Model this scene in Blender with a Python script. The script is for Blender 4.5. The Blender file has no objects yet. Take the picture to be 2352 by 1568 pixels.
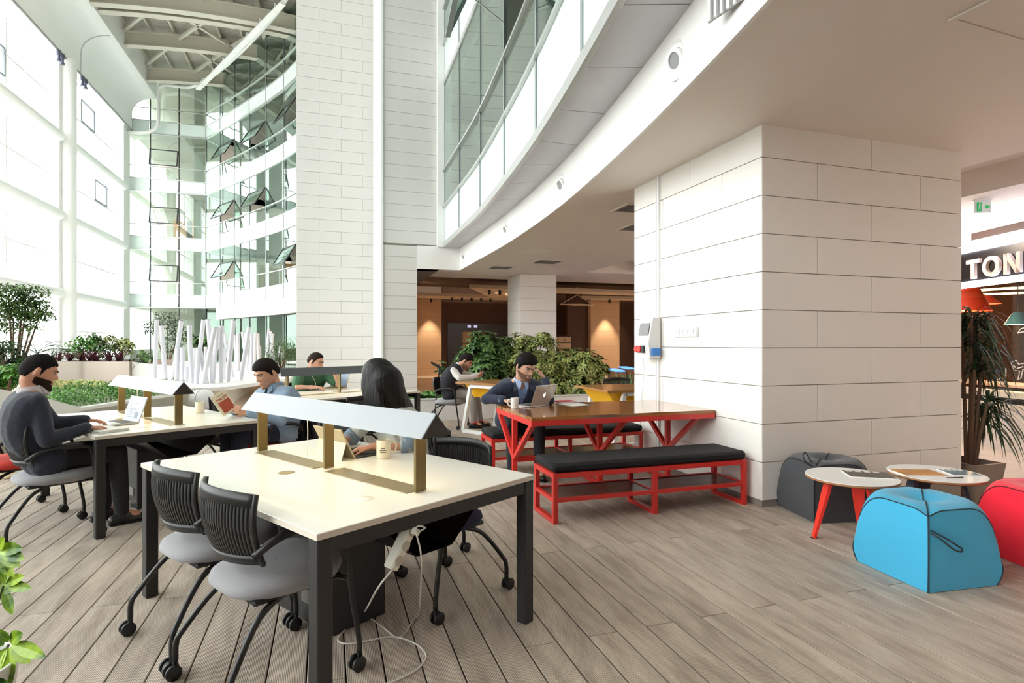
import bpy, bmesh, math, random
from mathutils import Vector, Matrix, Quaternion, noise
import numpy as np
SC = bpy.context.scene
COL = SC.collection
PI = math.pi
rnd = random.Random(7)

# ------------------------------------------------------------------ camera
# world axes follow the building: X along the pillar's shaded face, Y along the deck boards,
# origin at the foot of the pillar's near corner
F, H, U0, V0, YAW = 1320.0, 1.39, 1176.0, 790.0, math.radians(17.8)
CA, SA = math.cos(YAW), math.sin(YAW)
CX, CY = -3.5215, -4.0082
cam_d = bpy.data.cameras.new('camera'); cam = bpy.data.objects.new('camera', cam_d); COL.objects.link(cam)
cam.location = (CX, CY, H); cam.rotation_euler = (PI/2, 0, -YAW)
cam_d.sensor_width = 36.0; cam_d.lens = 36.0*F/2352.0
cam_d.shift_y = (V0-784.0)/2352.0; cam_d.clip_end = 400; cam_d.clip_start = 0.05
SC.camera = cam

# ------------------------------------------------------------------ world and exposure
SC.view_settings.view_transform = 'Standard'
SC.view_settings.look = 'None'
SC.view_settings.gamma = 1.0
SC.view_settings.use_curve_mapping = False
SC.view_settings.exposure = 0.30
wd = bpy.data.worlds.new('overcast_sky'); SC.world = wd; wd.use_nodes = True
bg = wd.node_tree.nodes['Background']
bg.inputs[0].default_value = (1.0, 0.985, 0.965, 1); bg.inputs[1].default_value = 7.0
SC.cycles.max_bounces = 10; SC.cycles.diffuse_bounces = 6; SC.cycles.transparent_max_bounces = 16

# ------------------------------------------------------------------ photo pixels to places
def w2(X, Y): return (CX+X*CA+Y*SA, CY-X*SA+Y*CA)
def P(u, v, z=0.0):
    Y = (H-z)*F/(v-V0); X = (u-U0)/F*Y
    a, b = w2(X, Y); return Vector((a, b, z))
def D(u, v, Y):
    X = (u-U0)/F*Y; a, b = w2(X, Y); return Vector((a, b, H-(v-V0)/F*Y))
def YW(u, v, y):
    k = (u-U0)/F; return D(u, v, (y-CY)/(CA-k*SA))
def XW(u, v, x):
    k = (u-U0)/F; return D(u, v, (x-CX)/(k*CA+SA))
def PL(u, v, p0, n):
    """pixel ray against the upright plane through p0 with normal n (xy)"""
    k = (u-U0)/F; dx, dy = k*CA+SA, -k*SA+CA
    t = ((p0[0]-CX)*n[0]+(p0[1]-CY)*n[1])/(dx*n[0]+dy*n[1]); return D(u, v, t)

# ------------------------------------------------------------------ materials
def lin(h):
    if isinstance(h, str):
        h = h.lstrip('#'); c = [int(h[i:i+2], 16)/255 for i in (0, 2, 4)]
        return tuple((x/12.92 if x <= .04045 else ((x+.055)/1.055)**2.4) for x in c)+(1,)
    return tuple(h)+(1,) if len(h) == 3 else tuple(h)
MATS = {}
def mat(name, col, rough=.5, metal=0., emit=None, es=0., var=0., vs=20., bump=0., bs=80., spec=None, coat=0., sheen=0., trans=0., alpha=1., sss=0., stretch=None):
    """principled material; var: gentle colour mottling, bump: fine relief"""
    if name in MATS: return MATS[name]
    m = bpy.data.materials.new(name); m.use_nodes = True; nt = m.node_tree; b = nt.nodes['Principled BSDF']
    b.inputs['Base Color'].default_value = lin(col); b.inputs['Roughness'].default_value = rough; b.inputs['Metallic'].default_value = metal
    if spec is not None: b.inputs['Specular IOR Level'].default_value = spec
    if coat: b.inputs['Coat Weight'].default_value = coat; b.inputs['Coat Roughness'].default_value = .06
    if sheen: b.inputs['Sheen Weight'].default_value = sheen
    if sss: b.inputs['Subsurface Weight'].default_value = sss; b.inputs['Subsurface Radius'].default_value = (.01, .004, .002)
    if trans: b.inputs['Transmission Weight'].default_value = trans
    if emit is not None: b.inputs['Emission Color'].default_value = lin(emit); b.inputs['Emission Strength'].default_value = es
    tc = mp = None
    if var or bump:
        tc = nt.nodes.new('ShaderNodeTexCoord'); mp = nt.nodes.new('ShaderNodeMapping'); nt.links.new(tc.outputs['Object'], mp.inputs[0])
        if stretch: mp.inputs['Scale'].default_value = stretch
    if var:
        nz = nt.nodes.new('ShaderNodeTexNoise'); nz.inputs['Scale'].default_value = vs; nz.inputs['Detail'].default_value = 4
        nt.links.new(mp.outputs[0], nz.inputs['Vector'])
        mx = nt.nodes.new('ShaderNodeMix'); mx.data_type = 'RGBA'; c = lin(col)
        mx.inputs['A'].default_value = tuple(max(0, x*(1-var)) for x in c[:3])+(1,); mx.inputs['B'].default_value = tuple(min(1, x*(1+var)) for x in c[:3])+(1,)
        nt.links.new(nz.outputs['Fac'], mx.inputs['Factor']); nt.links.new(mx.outputs['Result'], b.inputs['Base Color'])
    if bump:
        nz = nt.nodes.new('ShaderNodeTexNoise'); nz.inputs['Scale'].default_value = bs; nz.inputs['Detail'].default_value = 3
        nt.links.new(mp.outputs[0], nz.inputs['Vector']); bp = nt.nodes.new('ShaderNodeBump'); bp.inputs['Strength'].default_value = bump; bp.inputs['Distance'].default_value = .01
        nt.links.new(nz.outputs['Fac'], bp.inputs['Height']); nt.links.new(bp.outputs[0], b.inputs['Normal'])
    MATS[name] = m; return m
def glass(name, tint, refl=.12, ior=1.5, rough=0.0):
    """thin pane: clear or tinted see-through layer plus mirror-like Fresnel reflection"""
    if name in MATS: return MATS[name]
    m = bpy.data.materials.new(name); m.use_nodes = True; nt = m.node_tree; nt.nodes.remove(nt.nodes['Principled BSDF']); out = nt.nodes['Material Output']
    t = nt.nodes.new('ShaderNodeBsdfTransparent'); t.inputs[0].default_value = lin(tint)
    g = nt.nodes.new('ShaderNodeBsdfGlossy'); g.inputs['Roughness'].default_value = rough; g.inputs['Color'].default_value = (.93, 1, .97, 1)
    lw = nt.nodes.new('ShaderNodeLayerWeight'); lw.inputs['Blend'].default_value = .5
    pw = nt.nodes.new('ShaderNodeMath'); pw.operation = 'POWER'; pw.inputs[1].default_value = 4.0; nt.links.new(lw.outputs['Facing'], pw.inputs[0])
    ml = nt.nodes.new('ShaderNodeMath'); ml.operation = 'MULTIPLY'; ml.inputs[1].default_value = .8; nt.links.new(pw.outputs[0], ml.inputs[0])
    ad = nt.nodes.new('ShaderNodeMath'); ad.operation = 'ADD'; ad.use_clamp = True; ad.inputs[1].default_value = refl+((ior-1)/(ior+1))**2; nt.links.new(ml.outputs[0], ad.inputs[0])
    mx = nt.nodes.new('ShaderNodeMixShader'); nt.links.new(ad.outputs[0], mx.inputs[0]); nt.links.new(t.outputs[0], mx.inputs[1]); nt.links.new(g.outputs[0], mx.inputs[2]); nt.links.new(mx.outputs[0], out.inputs[0])
    MATS[name] = m; return m
def wood(name, c1, c2, rough=.35, axis=0, scale=1., coat=0., dens=18.):
    """plank wood: long streaks along an axis"""
    if name in MATS: return MATS[name]
    m = bpy.data.materials.new(name); m.use_nodes = True; nt = m.node_tree; b = nt.nodes['Principled BSDF']
    tc = nt.nodes.new('ShaderNodeTexCoord'); mp = nt.nodes.new('ShaderNodeMapping'); sc = [dens*scale]*3; sc[axis] = 1.2*scale; mp.inputs['Scale'].default_value = sc
    nt.links.new(tc.outputs['Object'], mp.inputs[0]); nz = nt.nodes.new('ShaderNodeTexNoise'); nz.inputs['Scale'].default_value = 1.6; nz.inputs['Detail'].default_value = 6; nt.links.new(mp.outputs[0], nz.inputs['Vector'])
    rp = nt.nodes.new('ShaderNodeValToRGB'); rp.color_ramp.elements[0].position = .32; rp.color_ramp.elements[1].position = .68; rp.color_ramp.elements[0].color = lin(c1); rp.color_ramp.elements[1].color = lin(c2)
    nt.links.new(nz.outputs['Fac'], rp.inputs[0]); nt.links.new(rp.outputs[0], b.inputs['Base Color']); b.inputs['Roughness'].default_value = rough
    if coat: b.inputs['Coat Weight'].default_value = coat; b.inputs['Coat Roughness'].default_value = .05
    MATS[name] = m; return m

# ------------------------------------------------------------------ mesh building
def frame_of(d):
    d = Vector(d).normalized(); a = Vector((0, 0, 1)) if abs(d.z) < .9 else Vector((1, 0, 0))
    x = d.cross(a).normalized(); return x, x.cross(d).normalized()*-1, d
class MB:
    def __init__(s): s.v = []; s.f = []; s.mi = []; s.m = 0
    def add(s, vs, fs, M=None):
        o = len(s.v); s.v += [tuple(M @ Vector(p)) if M is not None else tuple(p) for p in vs]
        s.f += [tuple(i+o for i in q) for q in fs]; s.mi += [s.m]*len(fs); return s
    def box(s, a, b, M=None):
        (x0, y0, z0), (x1, y1, z1) = a, b
        return s.add([(x0,y0,z0),(x1,y0,z0),(x1,y1,z0),(x0,y1,z0),(x0,y0,z1),(x1,y0,z1),(x1,y1,z1),(x0,y1,z1)], [(0,3,2,1),(4,5,6,7),(0,1,5,4),(1,2,6,5),(2,3,7,6),(3,0,4,7)], M)
    def cbox(s, c, d, M=None):
        return s.box([c[i]-d[i]/2 for i in range(3)], [c[i]+d[i]/2 for i in range(3)], M)
    def bbox(s, a, b, r=.004, M=None):
        """box with chamfered edges"""
        (x0, y0, z0), (x1, y1, z1) = a, b; r = min(r, (x1-x0)*.45, (y1-y0)*.45, (z1-z0)*.45)
        bm = bmesh.new(); bmesh.ops.create_cube(bm, size=1)
        for v in bm.verts: v.co = ((x0+x1)/2+v.co.x*(x1-x0), (y0+y1)/2+v.co.y*(y1-y0), (z0+z1)/2+v.co.z*(z1-z0))
        bmesh.ops.bevel(bm, geom=bm.edges[:], offset=r, segments=1, affect='EDGES', profile=.5)
        bm.verts.index_update(); s.add([v.co[:] for v in bm.verts], [tuple(v.index for v in q.verts) for q in bm.faces], M); bm.free(); return s
    def beam(s, a, b, w, h=None, up=None):
        """rectangular bar from a to b"""
        a, b = Vector(a), Vector(b); h = h or w; d = (b-a).normalized(); up = Vector(up) if up else (Vector((0,0,1)) if abs(d.z) < .95 else Vector((0,1,0)))
        x = d.cross(up).normalized(); y = x.cross(d).normalized(); vs = []
        for p in (a, b):
            for i, j in ((-1,-1),(1,-1),(1,1),(-1,1)): vs.append(p+x*w/2*i+y*h/2*j)
        return s.add(vs, [(0,1,2,3),(7,6,5,4),(0,4,5,1),(1,5,6,2),(2,6,7,3),(3,7,4,0)])
    def tube(s, pts, r, n=8, cap=True, M=None):
        pts = [Vector(p) for p in pts]; rs = r if isinstance(r, (list, tuple)) else [r]*len(pts); vs = []; fs = []; px = None
        for i, p in enumerate(pts):
            d = (pts[min(i+1, len(pts)-1)]-pts[max(i-1, 0)]); d = d.normalized() if d.length > 1e-9 else Vector((0,0,1))
            if px is None: x, y, _ = frame_of(d)
            else:
                x = px-d*px.dot(d); x = x.normalized() if x.length > 1e-6 else frame_of(d)[0]; y = d.cross(x)
            if px is None: y = d.cross(x)
            px = x
            for k in range(n):
                a = 2*PI*k/n; vs.append(p+x*(math.cos(a)*rs[i])+y*(math.sin(a)*rs[i]))
        for i in range(len(pts)-1):
            for k in range(n):
                k2 = (k+1) % n; fs.append((i*n+k, i*n+k2, (i+1)*n+k2, (i+1)*n+k))
        if cap: fs.append(tuple(range(n-1, -1, -1))); fs.append(tuple(range((len(pts)-1)*n, len(pts)*n)))
        return s.add(vs, fs, M)
    def lathe(s, prof, n=24, M=None, ang=2*PI):
        vs = []; fs = []; m = len(prof); full = ang > 6.28
        for k in range(n if full else n+1):
            a = ang*k/n; vs += [(r*math.cos(a), r*math.sin(a), z) for r, z in prof]
        for k in range(n):
            k2 = (k+1) % n if full else k+1
            for i in range(m-1): fs.append((k*m+i, k2*m+i, k2*m+i+1, k*m+i+1))
        return s.add(vs, fs, M)
    def prism(s, poly, z0, z1, M=None):
        n = len(poly); vs = [(x, y, z0) for x, y in poly]+[(x, y, z1) for x, y in poly]
        return s.add(vs, [tuple(range(n-1, -1, -1)), tuple(range(n, 2*n))]+[(i, (i+1) % n, n+(i+1) % n, n+i) for i in range(n)], M)
    def ell(s, c, r, n=16, m=10, M=None, R=None):
        c = Vector(c); r = r if isinstance(r, (list, tuple)) else (r,)*3; vs = []; fs = []
        for i in range(m+1):
            t = PI*i/m
            for k in range(n):
                a = 2*PI*k/n; p = Vector((r[0]*math.sin(t)*math.cos(a), r[1]*math.sin(t)*math.sin(a), r[2]*math.cos(t)))
                vs.append(c+(R @ p if R is not None else p))
        for i in range(m):
            for k in range(n):
                k2 = (k+1) % n
                if i == 0: fs.append((k, n+k, n+k2))
                elif i == m-1: fs.append((i*n+k, (i+1)*n+k, i*n+k2))
                else: fs.append((i*n+k, (i+1)*n+k, (i+1)*n+k2, i*n+k2))
        return s.add(vs, fs, M)
    def cap(s, a, b, r0, r1, n=12):
        """tapered capsule"""
        a, b = Vector(a), Vector(b); d = b-a; L = d.length
        if L < 1e-6: return s.ell(a, r0, n, 8)
        u = d/L; pts = []; rs = []
        for t in (-90, -65, -35, 0): pts.append(a+u*(r0*math.sin(math.radians(t)))); rs.append(max(r0*math.cos(math.radians(t)), r0*.02))
        for t in (0, 35, 65, 90): pts.append(b+u*(r1*math.sin(math.radians(t)))); rs.append(max(r1*math.cos(math.radians(t)), r1*.02))
        return s.tube(pts, rs, n)
    def mesh(s, name, mats, smooth=False):
        me = bpy.data.meshes.new(name); me.from_pydata([tuple(p) for p in s.v], [], s.f); ms = mats if isinstance(mats, (list, tuple)) else [mats]
        for m in ms: me.materials.append(m)
        if len(ms) > 1: me.polygons.foreach_set('material_index', s.mi)
        me.polygons.foreach_set('use_smooth', [bool(smooth)]*len(me.polygons))
        if smooth and smooth is not True: 
            try: me.set_sharp_from_angle(angle=smooth)
            except Exception: pass
        me.update(); return me
    def build(s, name, mats, parent=None, smooth=False, loc=None, rz=0., **tags):
        return place(s.mesh(name, mats, smooth), name, parent, loc, rz, **tags)
SM = math.radians(40)
def tag(o, label=None, cat=None, group=None, kind=None):
    if label: o['label'] = label
    if cat: o['category'] = cat
    if group: o['group'] = group
    if kind: o['kind'] = kind
    return o
def place(me, name, parent=None, loc=None, rz=0., **tags):
    o = bpy.data.objects.new(name, me); COL.objects.link(o)
    if parent is not None: o.parent = parent
    if loc is not None: o.location = loc
    if rz: o.rotation_euler = (0, 0, rz)
    return tag(o, **tags)
def thing(name, label, cat, loc=(0, 0, 0), rz=0., group=None, kind=None):
    return tag(place(None, name, None, loc, rz), label, cat, group, kind)
def copy_tree(o, parent=None):
    c = o.copy(); COL.objects.link(c)
    if parent is not None: c.parent = parent
    for ch in list(o.children): copy_tree(ch, c)
    return c
def remesh(mb, name, mats, voxel=.006, smooth=4, fac=.5, cut=None):
    """fuse overlapping shapes into one continuous surface"""
    me = mb.mesh('tmp', []); o = bpy.data.objects.new('tmp', me); COL.objects.link(o)
    r = o.modifiers.new('r', 'REMESH'); r.mode = 'VOXEL'; r.voxel_size = voxel
    if smooth: q = o.modifiers.new('s', 'SMOOTH'); q.factor = fac; q.iterations = smooth
    dg = bpy.context.evaluated_depsgraph_get(); me2 = bpy.data.meshes.new_from_object(o.evaluated_get(dg)); bpy.data.objects.remove(o); bpy.data.meshes.remove(me)
    if cut is not None:
        bm = bmesh.new(); bm.from_mesh(me2); bad = [q for q in bm.faces if cut(q.calc_center_median())]
        bmesh.ops.delete(bm, geom=bad, context='FACES'); bm.to_mesh(me2); bm.free()
    me2.name = name; me2.materials.clear()
    for m in (mats if isinstance(mats, (list, tuple)) else [mats]): me2.materials.append(m)
    me2.polygons.foreach_set('use_smooth', [True]*len(me2.polygons)); me2.update(); return me2
def bez(pts, n=8):
    """smooth curve through points (Catmull-Rom)"""
    pts = [Vector(p) for p in pts]; q = [pts[0]*2-pts[1]]+pts+[pts[-1]*2-pts[-2]]; out = []
    for i in range(1, len(q)-2):
        for k in range(n):
            t = k/n; a, b, c, d = q[i-1], q[i], q[i+1], q[i+2]
            out.append(.5*((2*b)+(c-a)*t+(2*a-5*b+4*c-d)*t*t+(3*b-a-3*c+d)*t**3))
    return out+[pts[-1]]
# ================================================================== the setting
M_white = mat('white_paint', '#f1efec', .6, var=.015, vs=2)
M_whiteg = mat('white_metal_paint', '#f2f2f1', .35)
M_tile = mat('stone_panel', '#ece8e2', .42, var=.03, vs=3, bump=.03, bs=60)
M_joint = mat('dark_joint', '#8d8680', .9)
M_tilew = mat('white_stone_panel', '#d9d7d3', .5, var=.015, vs=2)
M_steel = mat('grey_soffit_metal', '#c2c2c6', .4, metal=.15, var=.04, vs=1.5)
M_dark = mat('dark_frame', '#3b3d3e', .45, metal=.4)
M_alu = mat('aluminium_rail', '#c9cbca', .3, metal=.6)
M_span = mat('spandrel_glass', '#e2efeb', .12, spec=.7)
G_pane = glass('facade_glass', '#e4efeb', .13, 1.6)
G_wall = glass('window_glass', '#f4f8f8', .02, 1.35)
G_rail = glass('clear_glass', '#e9f3f0', .03, 1.4)

# ---- deck floor: boards along Y, pitch 0.158, length 2.16, joints staggered by half
def deck_material():
    m = bpy.data.materials.new('ribbed_deck_board'); m.use_nodes = True; nt = m.node_tree; b = nt.nodes['Principled BSDF']; L = nt.links.new
    tc = nt.nodes.new('ShaderNodeTexCoord'); sx = nt.nodes.new('ShaderNodeSeparateXYZ'); L(tc.outputs['Object'], sx.inputs[0])
    mul = nt.nodes.new('ShaderNodeMath'); mul.operation = 'MULTIPLY'; mul.inputs[1].default_value = 2*PI/.0068; L(sx.outputs['X'], mul.inputs[0])
    sn = nt.nodes.new('ShaderNodeMath'); sn.operation = 'SINE'; L(mul.outputs[0], sn.inputs[0])
    mr = nt.nodes.new('ShaderNodeMapRange'); mr.inputs[1].default_value = -1; mr.inputs[2].default_value = .3; L(sn.outputs[0], mr.inputs[0])
    mp = nt.nodes.new('ShaderNodeMapping'); mp.inputs['Scale'].default_value = (9, 1.6, 1); L(tc.outputs['Object'], mp.inputs[0])
    oi = nt.nodes.new('ShaderNodeObjectInfo'); cm = nt.nodes.new('ShaderNodeCombineXYZ'); L(oi.outputs['Random'], cm.inputs[2]); 
    sc = nt.nodes.new('ShaderNodeVectorMath'); sc.operation = 'SCALE'; sc.inputs['Scale'].default_value = 40; L(cm.outputs[0], sc.inputs[0])
    av = nt.nodes.new('ShaderNodeVectorMath'); L(mp.outputs[0], av.inputs[0]); L(sc.outputs[0], av.inputs[1])
    nz = nt.nodes.new('ShaderNodeTexNoise'); nz.inputs['Scale'].default_value = 1.5; nz.inputs['Detail'].default_value = 7; nz.inputs['Roughness'].default_value = .62; L(av.outputs[0], nz.inputs['Vector'])
    rp = nt.nodes.new('ShaderNodeValToRGB'); rp.color_ramp.elements[0].position = .3; rp.color_ramp.elements[0].color = lin('#b0a092'); rp.color_ramp.elements[1].position = .62; rp.color_ramp.elements[1].color = lin('#dccdbe'); L(nz.outputs['Fac'], rp.inputs[0])
    gr = nt.nodes.new('ShaderNodeMix'); gr.data_type = 'RGBA'; gr.blend_type = 'MULTIPLY'; gr.inputs['Factor'].default_value = 1; L(rp.outputs[0], gr.inputs['A'])
    gm = nt.nodes.new('ShaderNodeMix'); gm.data_type = 'RGBA'; gm.inputs['A'].default_value = (.40, .37, .34, 1); gm.inputs['B'].default_value = (1, 1, 1, 1); L(mr.outputs[0], gm.inputs['Factor']); L(gm.outputs['Result'], gr.inputs['B'])
    hv = nt.nodes.new('ShaderNodeHueSaturation'); L(gr.outputs['Result'], hv.inputs['Color']); m2 = nt.nodes.new('ShaderNodeMapRange'); m2.inputs[3].default_value = .9; m2.inputs[4].default_value = 1.1; L(oi.outputs['Random'], m2.inputs[0]); L(m2.outputs[0], hv.inputs['Value'])
    L(hv.outputs[0], b.inputs['Base Color']); b.inputs['Roughness'].default_value = .6; b.inputs['Specular IOR Level'].default_value = .3
    bp = nt.nodes.new('ShaderNodeBump'); bp.inputs['Strength'].default_value = .35; bp.inputs['Distance'].default_value = .002; L(mr.outputs[0], bp.inputs['Height']); L(bp.outputs[0], b.inputs['Normal']); return m
M_deck = deck_material(); M_gap = mat('board_gap', '#2b2622', .9)
floor = MB().box((-30, -14, -.25), (1.785, 22, -.02)).box((1.785, 2.0, -.25), (3.05, 22, -.02)).build('floor', M_gap, kind='structure')
PITCH, BL = .158, 2.16
def in_view(x, y):
    dx, dy = x-CX, y-CY; X = dx*CA-dy*SA; Y = dx*SA+dy*CA
    return Y > .9 and abs(X) < Y*1.02+.3
plank_me = MB().bbox((-.0755, -BL/2+.003, -.03), (.0755, BL/2-.003, 0), .001).mesh('plank', M_deck)
cells = []
for i in range(-80, 38):
    x = i*PITCH-.051
    for j in range(-6, 10):
        y = -1.516+BL*(j+.5)+(BL/2 if i % 2 else 0)
        if x > 1.75 or x < -12: continue
        if y > 9.4 and x > -6.2: continue
        if 0.03 < x < 2.3 and .05 < y-BL/2 and y+BL/2 < 2.2: continue
        if not any(in_view(x, y+t) for t in (-1, -.5, 0, .5, 1)): continue
        dx, dy = x-CX, y-CY; Yc = dx*SA+dy*CA; cells.append((max(Yc, .5), x, y))
cells.sort()
for d, x, y in cells[:295]: place(plank_me, 'plank', floor, (x, y, 0))
rest = MB()
for d, x, y in cells[295:]: rest.box((x-.0755, y-BL/2+.003, -.03), (x+.0755, y+BL/2-.003, 0))
rest.build('far_planks', M_deck, floor, kind='stuff')
# stone floor beyond the pillar and in the lobby
def tile_mat(name, c1, c2, sx, sy, joint, rough=.3):
    m = bpy.data.materials.new(name); m.use_nodes = True; nt = m.node_tree; b = nt.nodes['Principled BSDF']; L = nt.links.new
    tc = nt.nodes.new('ShaderNodeTexCoord'); br = nt.nodes.new('ShaderNodeTexBrick'); br.offset = .5; br.inputs['Scale'].default_value = 1; br.inputs['Brick Width'].default_value = sx; br.inputs['Row Height'].default_value = sy; br.inputs['Mortar Size'].default_value = .004
    br.inputs['Color1'].default_value = lin(c1); br.inputs['Color2'].default_value = lin(c2); br.inputs['Mortar'].default_value = lin(joint); L(tc.outputs['Object'], br.inputs['Vector']); L(br.outputs['Color'], b.inputs['Base Color']); b.inputs['Roughness'].default_value = rough; return m
M_stone = tile_mat('polished_stone_floor', '#d9c7b4', '#d3c0ac', .9, .9, '#b9a896', .25)
MB().box((1.785, -14, -.5), (26, 2.0, -.2)).box((3.05, 2.0, -.5), (26, 30, -.2)).build('floor_stone', M_stone, kind='structure')
MB().box((-8, 9.2, -.02), (3.05, 30, .001)).box((3.05, 9.2, -.19), (26, 30, .001)).build('floor_lobby', M_stone, kind='structure')

# ---- stone panels
def panels(parent, mb_cache, origin, axis, width, z0, rows, rowh, breaks, name='stone_panel', m=None, g=.006, dep=.02, zmax=99):
    """rows of panels on an upright face; axis 'x': face looks -Y, axis 'y': face looks -X. breaks[r%2] lists joint positions"""
    for r in range(rows):
        zb, zt = z0+r*rowh+g/2, min(z0+(r+1)*rowh-g/2, zmax); bs = [0]+[t for t in breaks[r % len(breaks)] if 0 < t < width]+[width]
        if zt-zb < .03: continue
        for a, b in zip(bs, bs[1:]):
            w = b-a-g; k = (axis, round(w, 3), round(zt-zb, 3), m.name)
            if k not in mb_cache:
                q = MB(); q.bbox((-w/2, -dep, 0) if axis == 'x' else (-dep, -w/2, 0), (w/2, 0.0, zt-zb) if axis == 'x' else (0.0, w/2, zt-zb), .0015); mb_cache[k] = q.mesh(name, m)
            c = (a+b)/2; loc = (origin[0]+c, origin[1], zb) if axis == 'x' else (origin[0], origin[1]+c, zb)
            place(mb_cache[k], name, parent, loc)
cache = {}
PH = 3.27
pil = MB().box((.02, .02, -.21), (2.36, 2.14, PH)).build('wall_pillar', M_joint, kind='structure')
RH = .3255
panels(pil, cache, (0, .02), 'x', 2.385, .055, 10, RH, [[.6, 1.835], [1.225]], m=M_tile)
panels(pil, cache, (.02, .0), 'y', 2.14, .055, 10, RH, [[.52, 1.52], [1.02, ]], m=M_tile)
MB().box((.005, .005, -.2), (2.38, .02, .055)).build('baseboard_pillar', mat('skirting_stone', '#8f857b', .5), kind='structure')
# tall tiled walls
w1 = MB().box((-4.30, 12.6, -.02), (-2.0, 14.5, 16)).build('wall_tiled_back', M_joint, kind='structure')
panels(w1, cache, (-4.31, 12.6), 'x', 2.26, 0, 50, .3205, [[.57, 1.72], [1.145]], m=M_tilew, zmax=16)
panels(w1, cache, (-4.30, 12.6), 'y', 1.9, 0, 1, 16, [[]], m=M_tilew)
w2_ = MB().box((-2.24, 10.22, -.02), (-1.42, 13.5, 16)).box((-1.42, 10.22, 3.25), (-.86, 13.5, 16)).build('wall_tiled_front', M_joint, kind='structure')
panels(w2_, cache, (-2.26, 10.22), 'x', .845, 0, 12, .3205, [[]], m=M_tilew, zmax=3.8)
panels(w2_, cache, (-2.26, 10.22), 'x', 1.39, 3.846, 38, .3205, [[]], m=M_tilew, zmax=16)
MB().box((-2.30, 10.16, 0), (-2.24, 13.2, 16)).build('trim_corner', M_whiteg, kind='structure')
MB().bbox((-1.415, 10.18, 3.25), (-.34, 10.6, 3.82), .003).build('wall_bulkhead', M_white, kind='structure')

# ---- curved edge of the upper storey: ceiling slab, fascia, grey soffit panels, curved glass
fas = bez([(-.344, 10.5, 0), (-.35, 8.3, 0), (-.36, 6.18, 0), (-.47, 3.95, 0), (-.62, 2.4, 0), (-.90, .42, 0), (-1.25, -1.46, 0), (-1.75, -3.6, 0), (-2.45, -6, 0), (-3.2, -8.3, 0)], 6)
out_ = bez([(-.77, 10.6, 0), (-.80, 8.3, 0), (-.85, 6.3, 0), (-1.0, 4.28, 0), (-1.18, 2.4, 0), (-1.43, .56, 0), (-1.75, -1.3, 0), (-2.22, -3.4, 0), (-2.95, -6, 0), (-3.7, -8.3, 0)], 6)
def strip(mb, line, z0, z1, th=.02):
    n = len(line); vs = []
    for p in line: vs += [(p.x, p.y, z0), (p.x, p.y, z1), (p.x+th, p.y, z0), (p.x+th, p.y, z1)]
    fs = []
    for i in range(n-1):
        a, b = i*4, i*4+4
        fs += [(a, a+1, b+1, b), (a+2, b+2, b+3, a+3), (a, b, b+2, a+2), (a+1, a+3, b+3, b+1)]
    fs += [(0, 2, 3, 1), (n*4-4, n*4-3, n*4-1, n*4-2)]
    return mb.add(vs, fs)
slab = MB(); n = len(fas)
slab.add([(p.x+.01, p.y, 3.26) for p in fas]+[(p.x+.01, p.y, 3.62) for p in fas]+[(2.9, p.y, 3.26) for p in fas]+[(2.9, p.y, 3.62) for p in fas],
  [q for i in range(n-1) for q in ((i, i+1, 2*n+i+1, 2*n+i), (n+i, 3*n+i, 3*n+i+1, n+i+1), (2*n+i, 2*n+i+1, 3*n+i+1, 3*n+i))])
slab.box((-.34, 10.5, 3.26), (2.9, 11.9, 3.62)).box((-1.42, 10.6, 3.26), (-.34, 11.9, 3.62)).box((2.9, 9.65, 3.26), (16, 11.9, 3.62))
M_ceil = mat('ceiling_paint', '#e9e1d8', .7, var=.012, vs=1.2)
ceil = slab.build('ceiling', M_ceil, kind='structure')
strip(MB(), fas, 3.25, 3.82, .03).build('trim_fascia', M_white, smooth=SM, kind='structure')
sof = MB(); sof.add([(p.x, p.y, 3.86) for p in out_]+[(p.x+.05, p.y, 3.86) for p in fas], [(i, n+i, n+i+1, i+1) for i in range(n-1)]); soff = sof.build('ceiling_soffit', M_steel, kind='structure')
for i in range(0, n-1, 3):
    q = MB(); j = min(i+3, n-1); vs = []
    for k in range(i, j+1):
        e = .006 if k == i else (-.006 if k == j else 0); a, b = out_[k], fas[k]; vs += [(a.x+.064, a.y-e, 3.805), (b.x, b.y-e, 3.805), (a.x+.064, a.y-e, 3.83), (b.x, b.y-e, 3.83)]
    m_ = j-i
    q.add(vs, [f for k in range(m_) for f in ((k*4, k*4+4, k*4+5, k*4+1), (k*4+2, k*4+3, k*4+7, k*4+6), (k*4, k*4+2, k*4+6, k*4+4), (k*4+1, k*4+5, k*4+7, k*4+3))]+[(0, 1, 3, 2), (m_*4, m_*4+2, m_*4+3, m_*4+1)])
    q.build('soffit_panel', M_steel, soff)
MB().add([(p.x, p.y, 3.62) for p in fas]+[(9, p.y, 3.62) for p in fas], [(i, i+1, n+i+1, n+i) for i in range(n-1)]).build('ceiling_over', M_white, kind='structure')
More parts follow.
